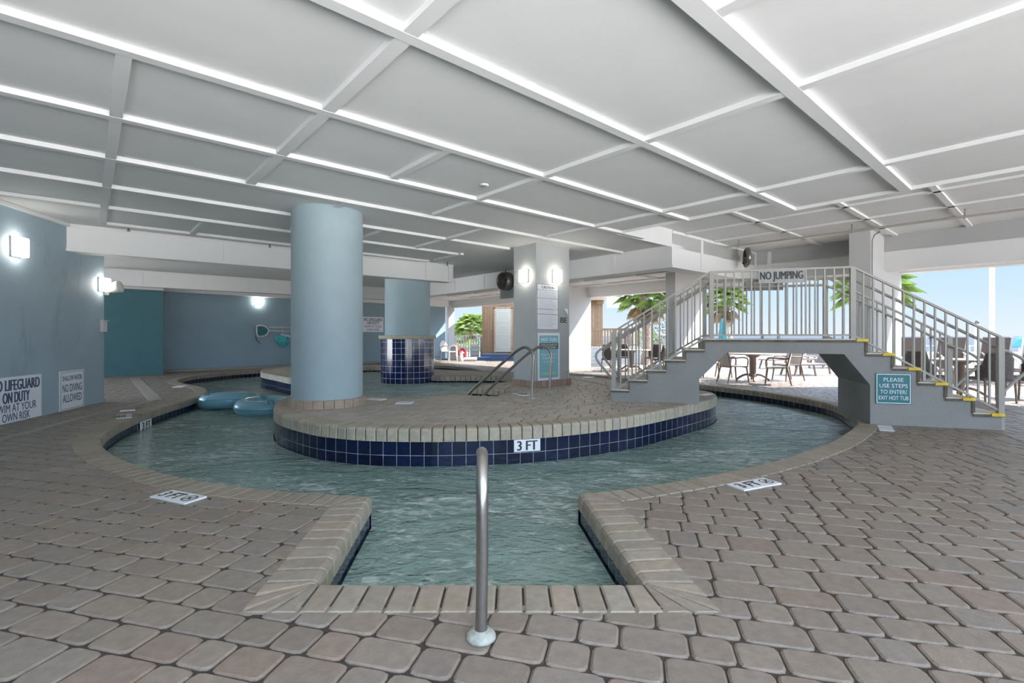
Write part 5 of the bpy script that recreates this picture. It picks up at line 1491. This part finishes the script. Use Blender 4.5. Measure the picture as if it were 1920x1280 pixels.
# palms
def frond(mb, dead, o, az, elv, L, droop, fan, col=None):
    d = Vector((math.cos(az) * math.cos(elv), math.sin(az) * math.cos(elv), math.sin(elv))); tip = o + d * L * .45
    mb_ = dead or mb
    mb_.beam(o, tip, .018, .012)
    side = d.cross(UP)
    if side.length < .1: side = Vector((1, 0, 0))
    side.normalize(); up_ = side.cross(d)
    n = 23
    for k in range(n):
        a = (k / (n - 1) - .5) * 2 * fan; dd = (d * math.cos(a) + side * math.sin(a)).normalized(); l = L * .58 * (1 - .25 * abs(a) / fan) * random.uniform(.85, 1.05)
        p1 = tip + dd * l * .55 + up_ * .03; p2 = tip + dd * l - UP * l * droop
        w = .011 * L / 1.0; sd_ = (up_.cross(dd)).normalized() * w
        mb_.add([tip, p1 + sd_, p2, p1 - sd_], [(0, 1, 2), (0, 2, 3)])
def palm(x, y, h, R, label, nf=34, tr=.13, dead=8, group=None):
    e = empty('palm_tree', (x, y, 0)); tag(e, label, 'palm')
    t = MB(); pts_ = []; rr = []
    for k in range(9): z_ = h * k / 8; pts_.append((x + .06 * math.sin(k * .7), y + .05 * math.cos(k), z_)); rr.append(tr * (1.25 - .25 * k / 8) * (1.08 if k % 2 else .95))
    t.tube(pts_, rr, 12); 
    for k in range(26):
        z_ = h * (.35 + .62 * k / 26); a = k * 2.4; t.beam((x + tr * .7 * math.cos(a), y + tr * .7 * math.sin(a), z_), (x + tr * 1.9 * math.cos(a), y + tr * 1.9 * math.sin(a), z_ + .13), .05, .02)
    t.build('trunk', M_trunk, e)
    g, dd = MB(), MB(); o = Vector(pts_[-1])
    for k in range(nf):
        az = k * 2.399; elv = math.radians(78 - 105 * (k / nf) ** .9); frond(g, None, o, az, elv, R * random.uniform(.9, 1.1), .30, 1.15)
    for k in range(dead): frond(None, dd, o - UP * .1, k * 2 * math.pi / dead + .3, math.radians(-52 + random.uniform(-15, 10)), R * .8, .25, .8)
    g.build('crown', M_leaf, e)
    if dd.v: dd.build('dry_fronds', M_deadleaf, e)
def bush(x, y, z0, rx, rz_, label, n=900, mat=None, ls=.09):
    t = MB()
    for k in range(n):
        a, b, c = random.gauss(0, 1), random.gauss(0, 1), random.gauss(0, 1); L = math.sqrt(a * a + b * b + c * c); q = random.uniform(.55, 1)
        p = Vector((x + rx * a / L * q, y + rx * b / L * q, z0 + rz_ + rz_ * c / L * q))
        d = Vector((random.uniform(-1, 1), random.uniform(-1, 1), random.uniform(-.3, 1))).normalized() * ls * random.uniform(.7, 1.4); s = d.cross(Vector((random.random(), random.random(), random.random()))).normalized() * ls * .25
        t.add([p - d * .5, p + s, p + d * .6, p - s], [(0, 1, 2, 3)])
    e = empty('shrub', (x, y, z0)); tag(e, label, 'shrub'); t.build('foliage', mat or M_leaf2, e)
    t = MB()
    for k in range(6): a = k * 1.05; t.tube([(x, y, z0), (x + rx * .5 * math.cos(a), y + rx * .5 * math.sin(a), z0 + rz_ * 1.2)], .02, 6)
    t.build('stems', M_trunk, e)
palm(-2.75, 33, 1.75, 1.35, 'bushy green palm behind the white fence, left of the wooden hut', 44, .14, 4)
palm(-4.1, 36, 1.0, 1.2, 'lower palm half hidden behind the white pier', 36, .14, 2)
bush(-2.2, 31, 0, 1.1, .55, 'light green shrub behind the white balustrade')
palm(5.65, 20.6, 2.95, 1.5, 'palm with shaggy trunk behind the left bridge railing', 38, .17, 12)
bush(7.35, 26.5, 0, .95, .85, 'light yellow-green shrub behind the shaggy palm', 900)
bush(7.3, 23.6, 0, .6, 1.05, 'dark green shrub clump right of the shaggy palm', 500, material('dark_leaf', (.06, .10, .05), .6, var=.4, vscale=4))
palm(9.55, 21.8, 2.75, 1.15, 'palm seen through the left end of the bridge railing', 36, .2, 14)
palm(15.9, 21.5, 3.35, 1.75, 'palm whose fronds show either side of the right pier', 36, .2, 8)
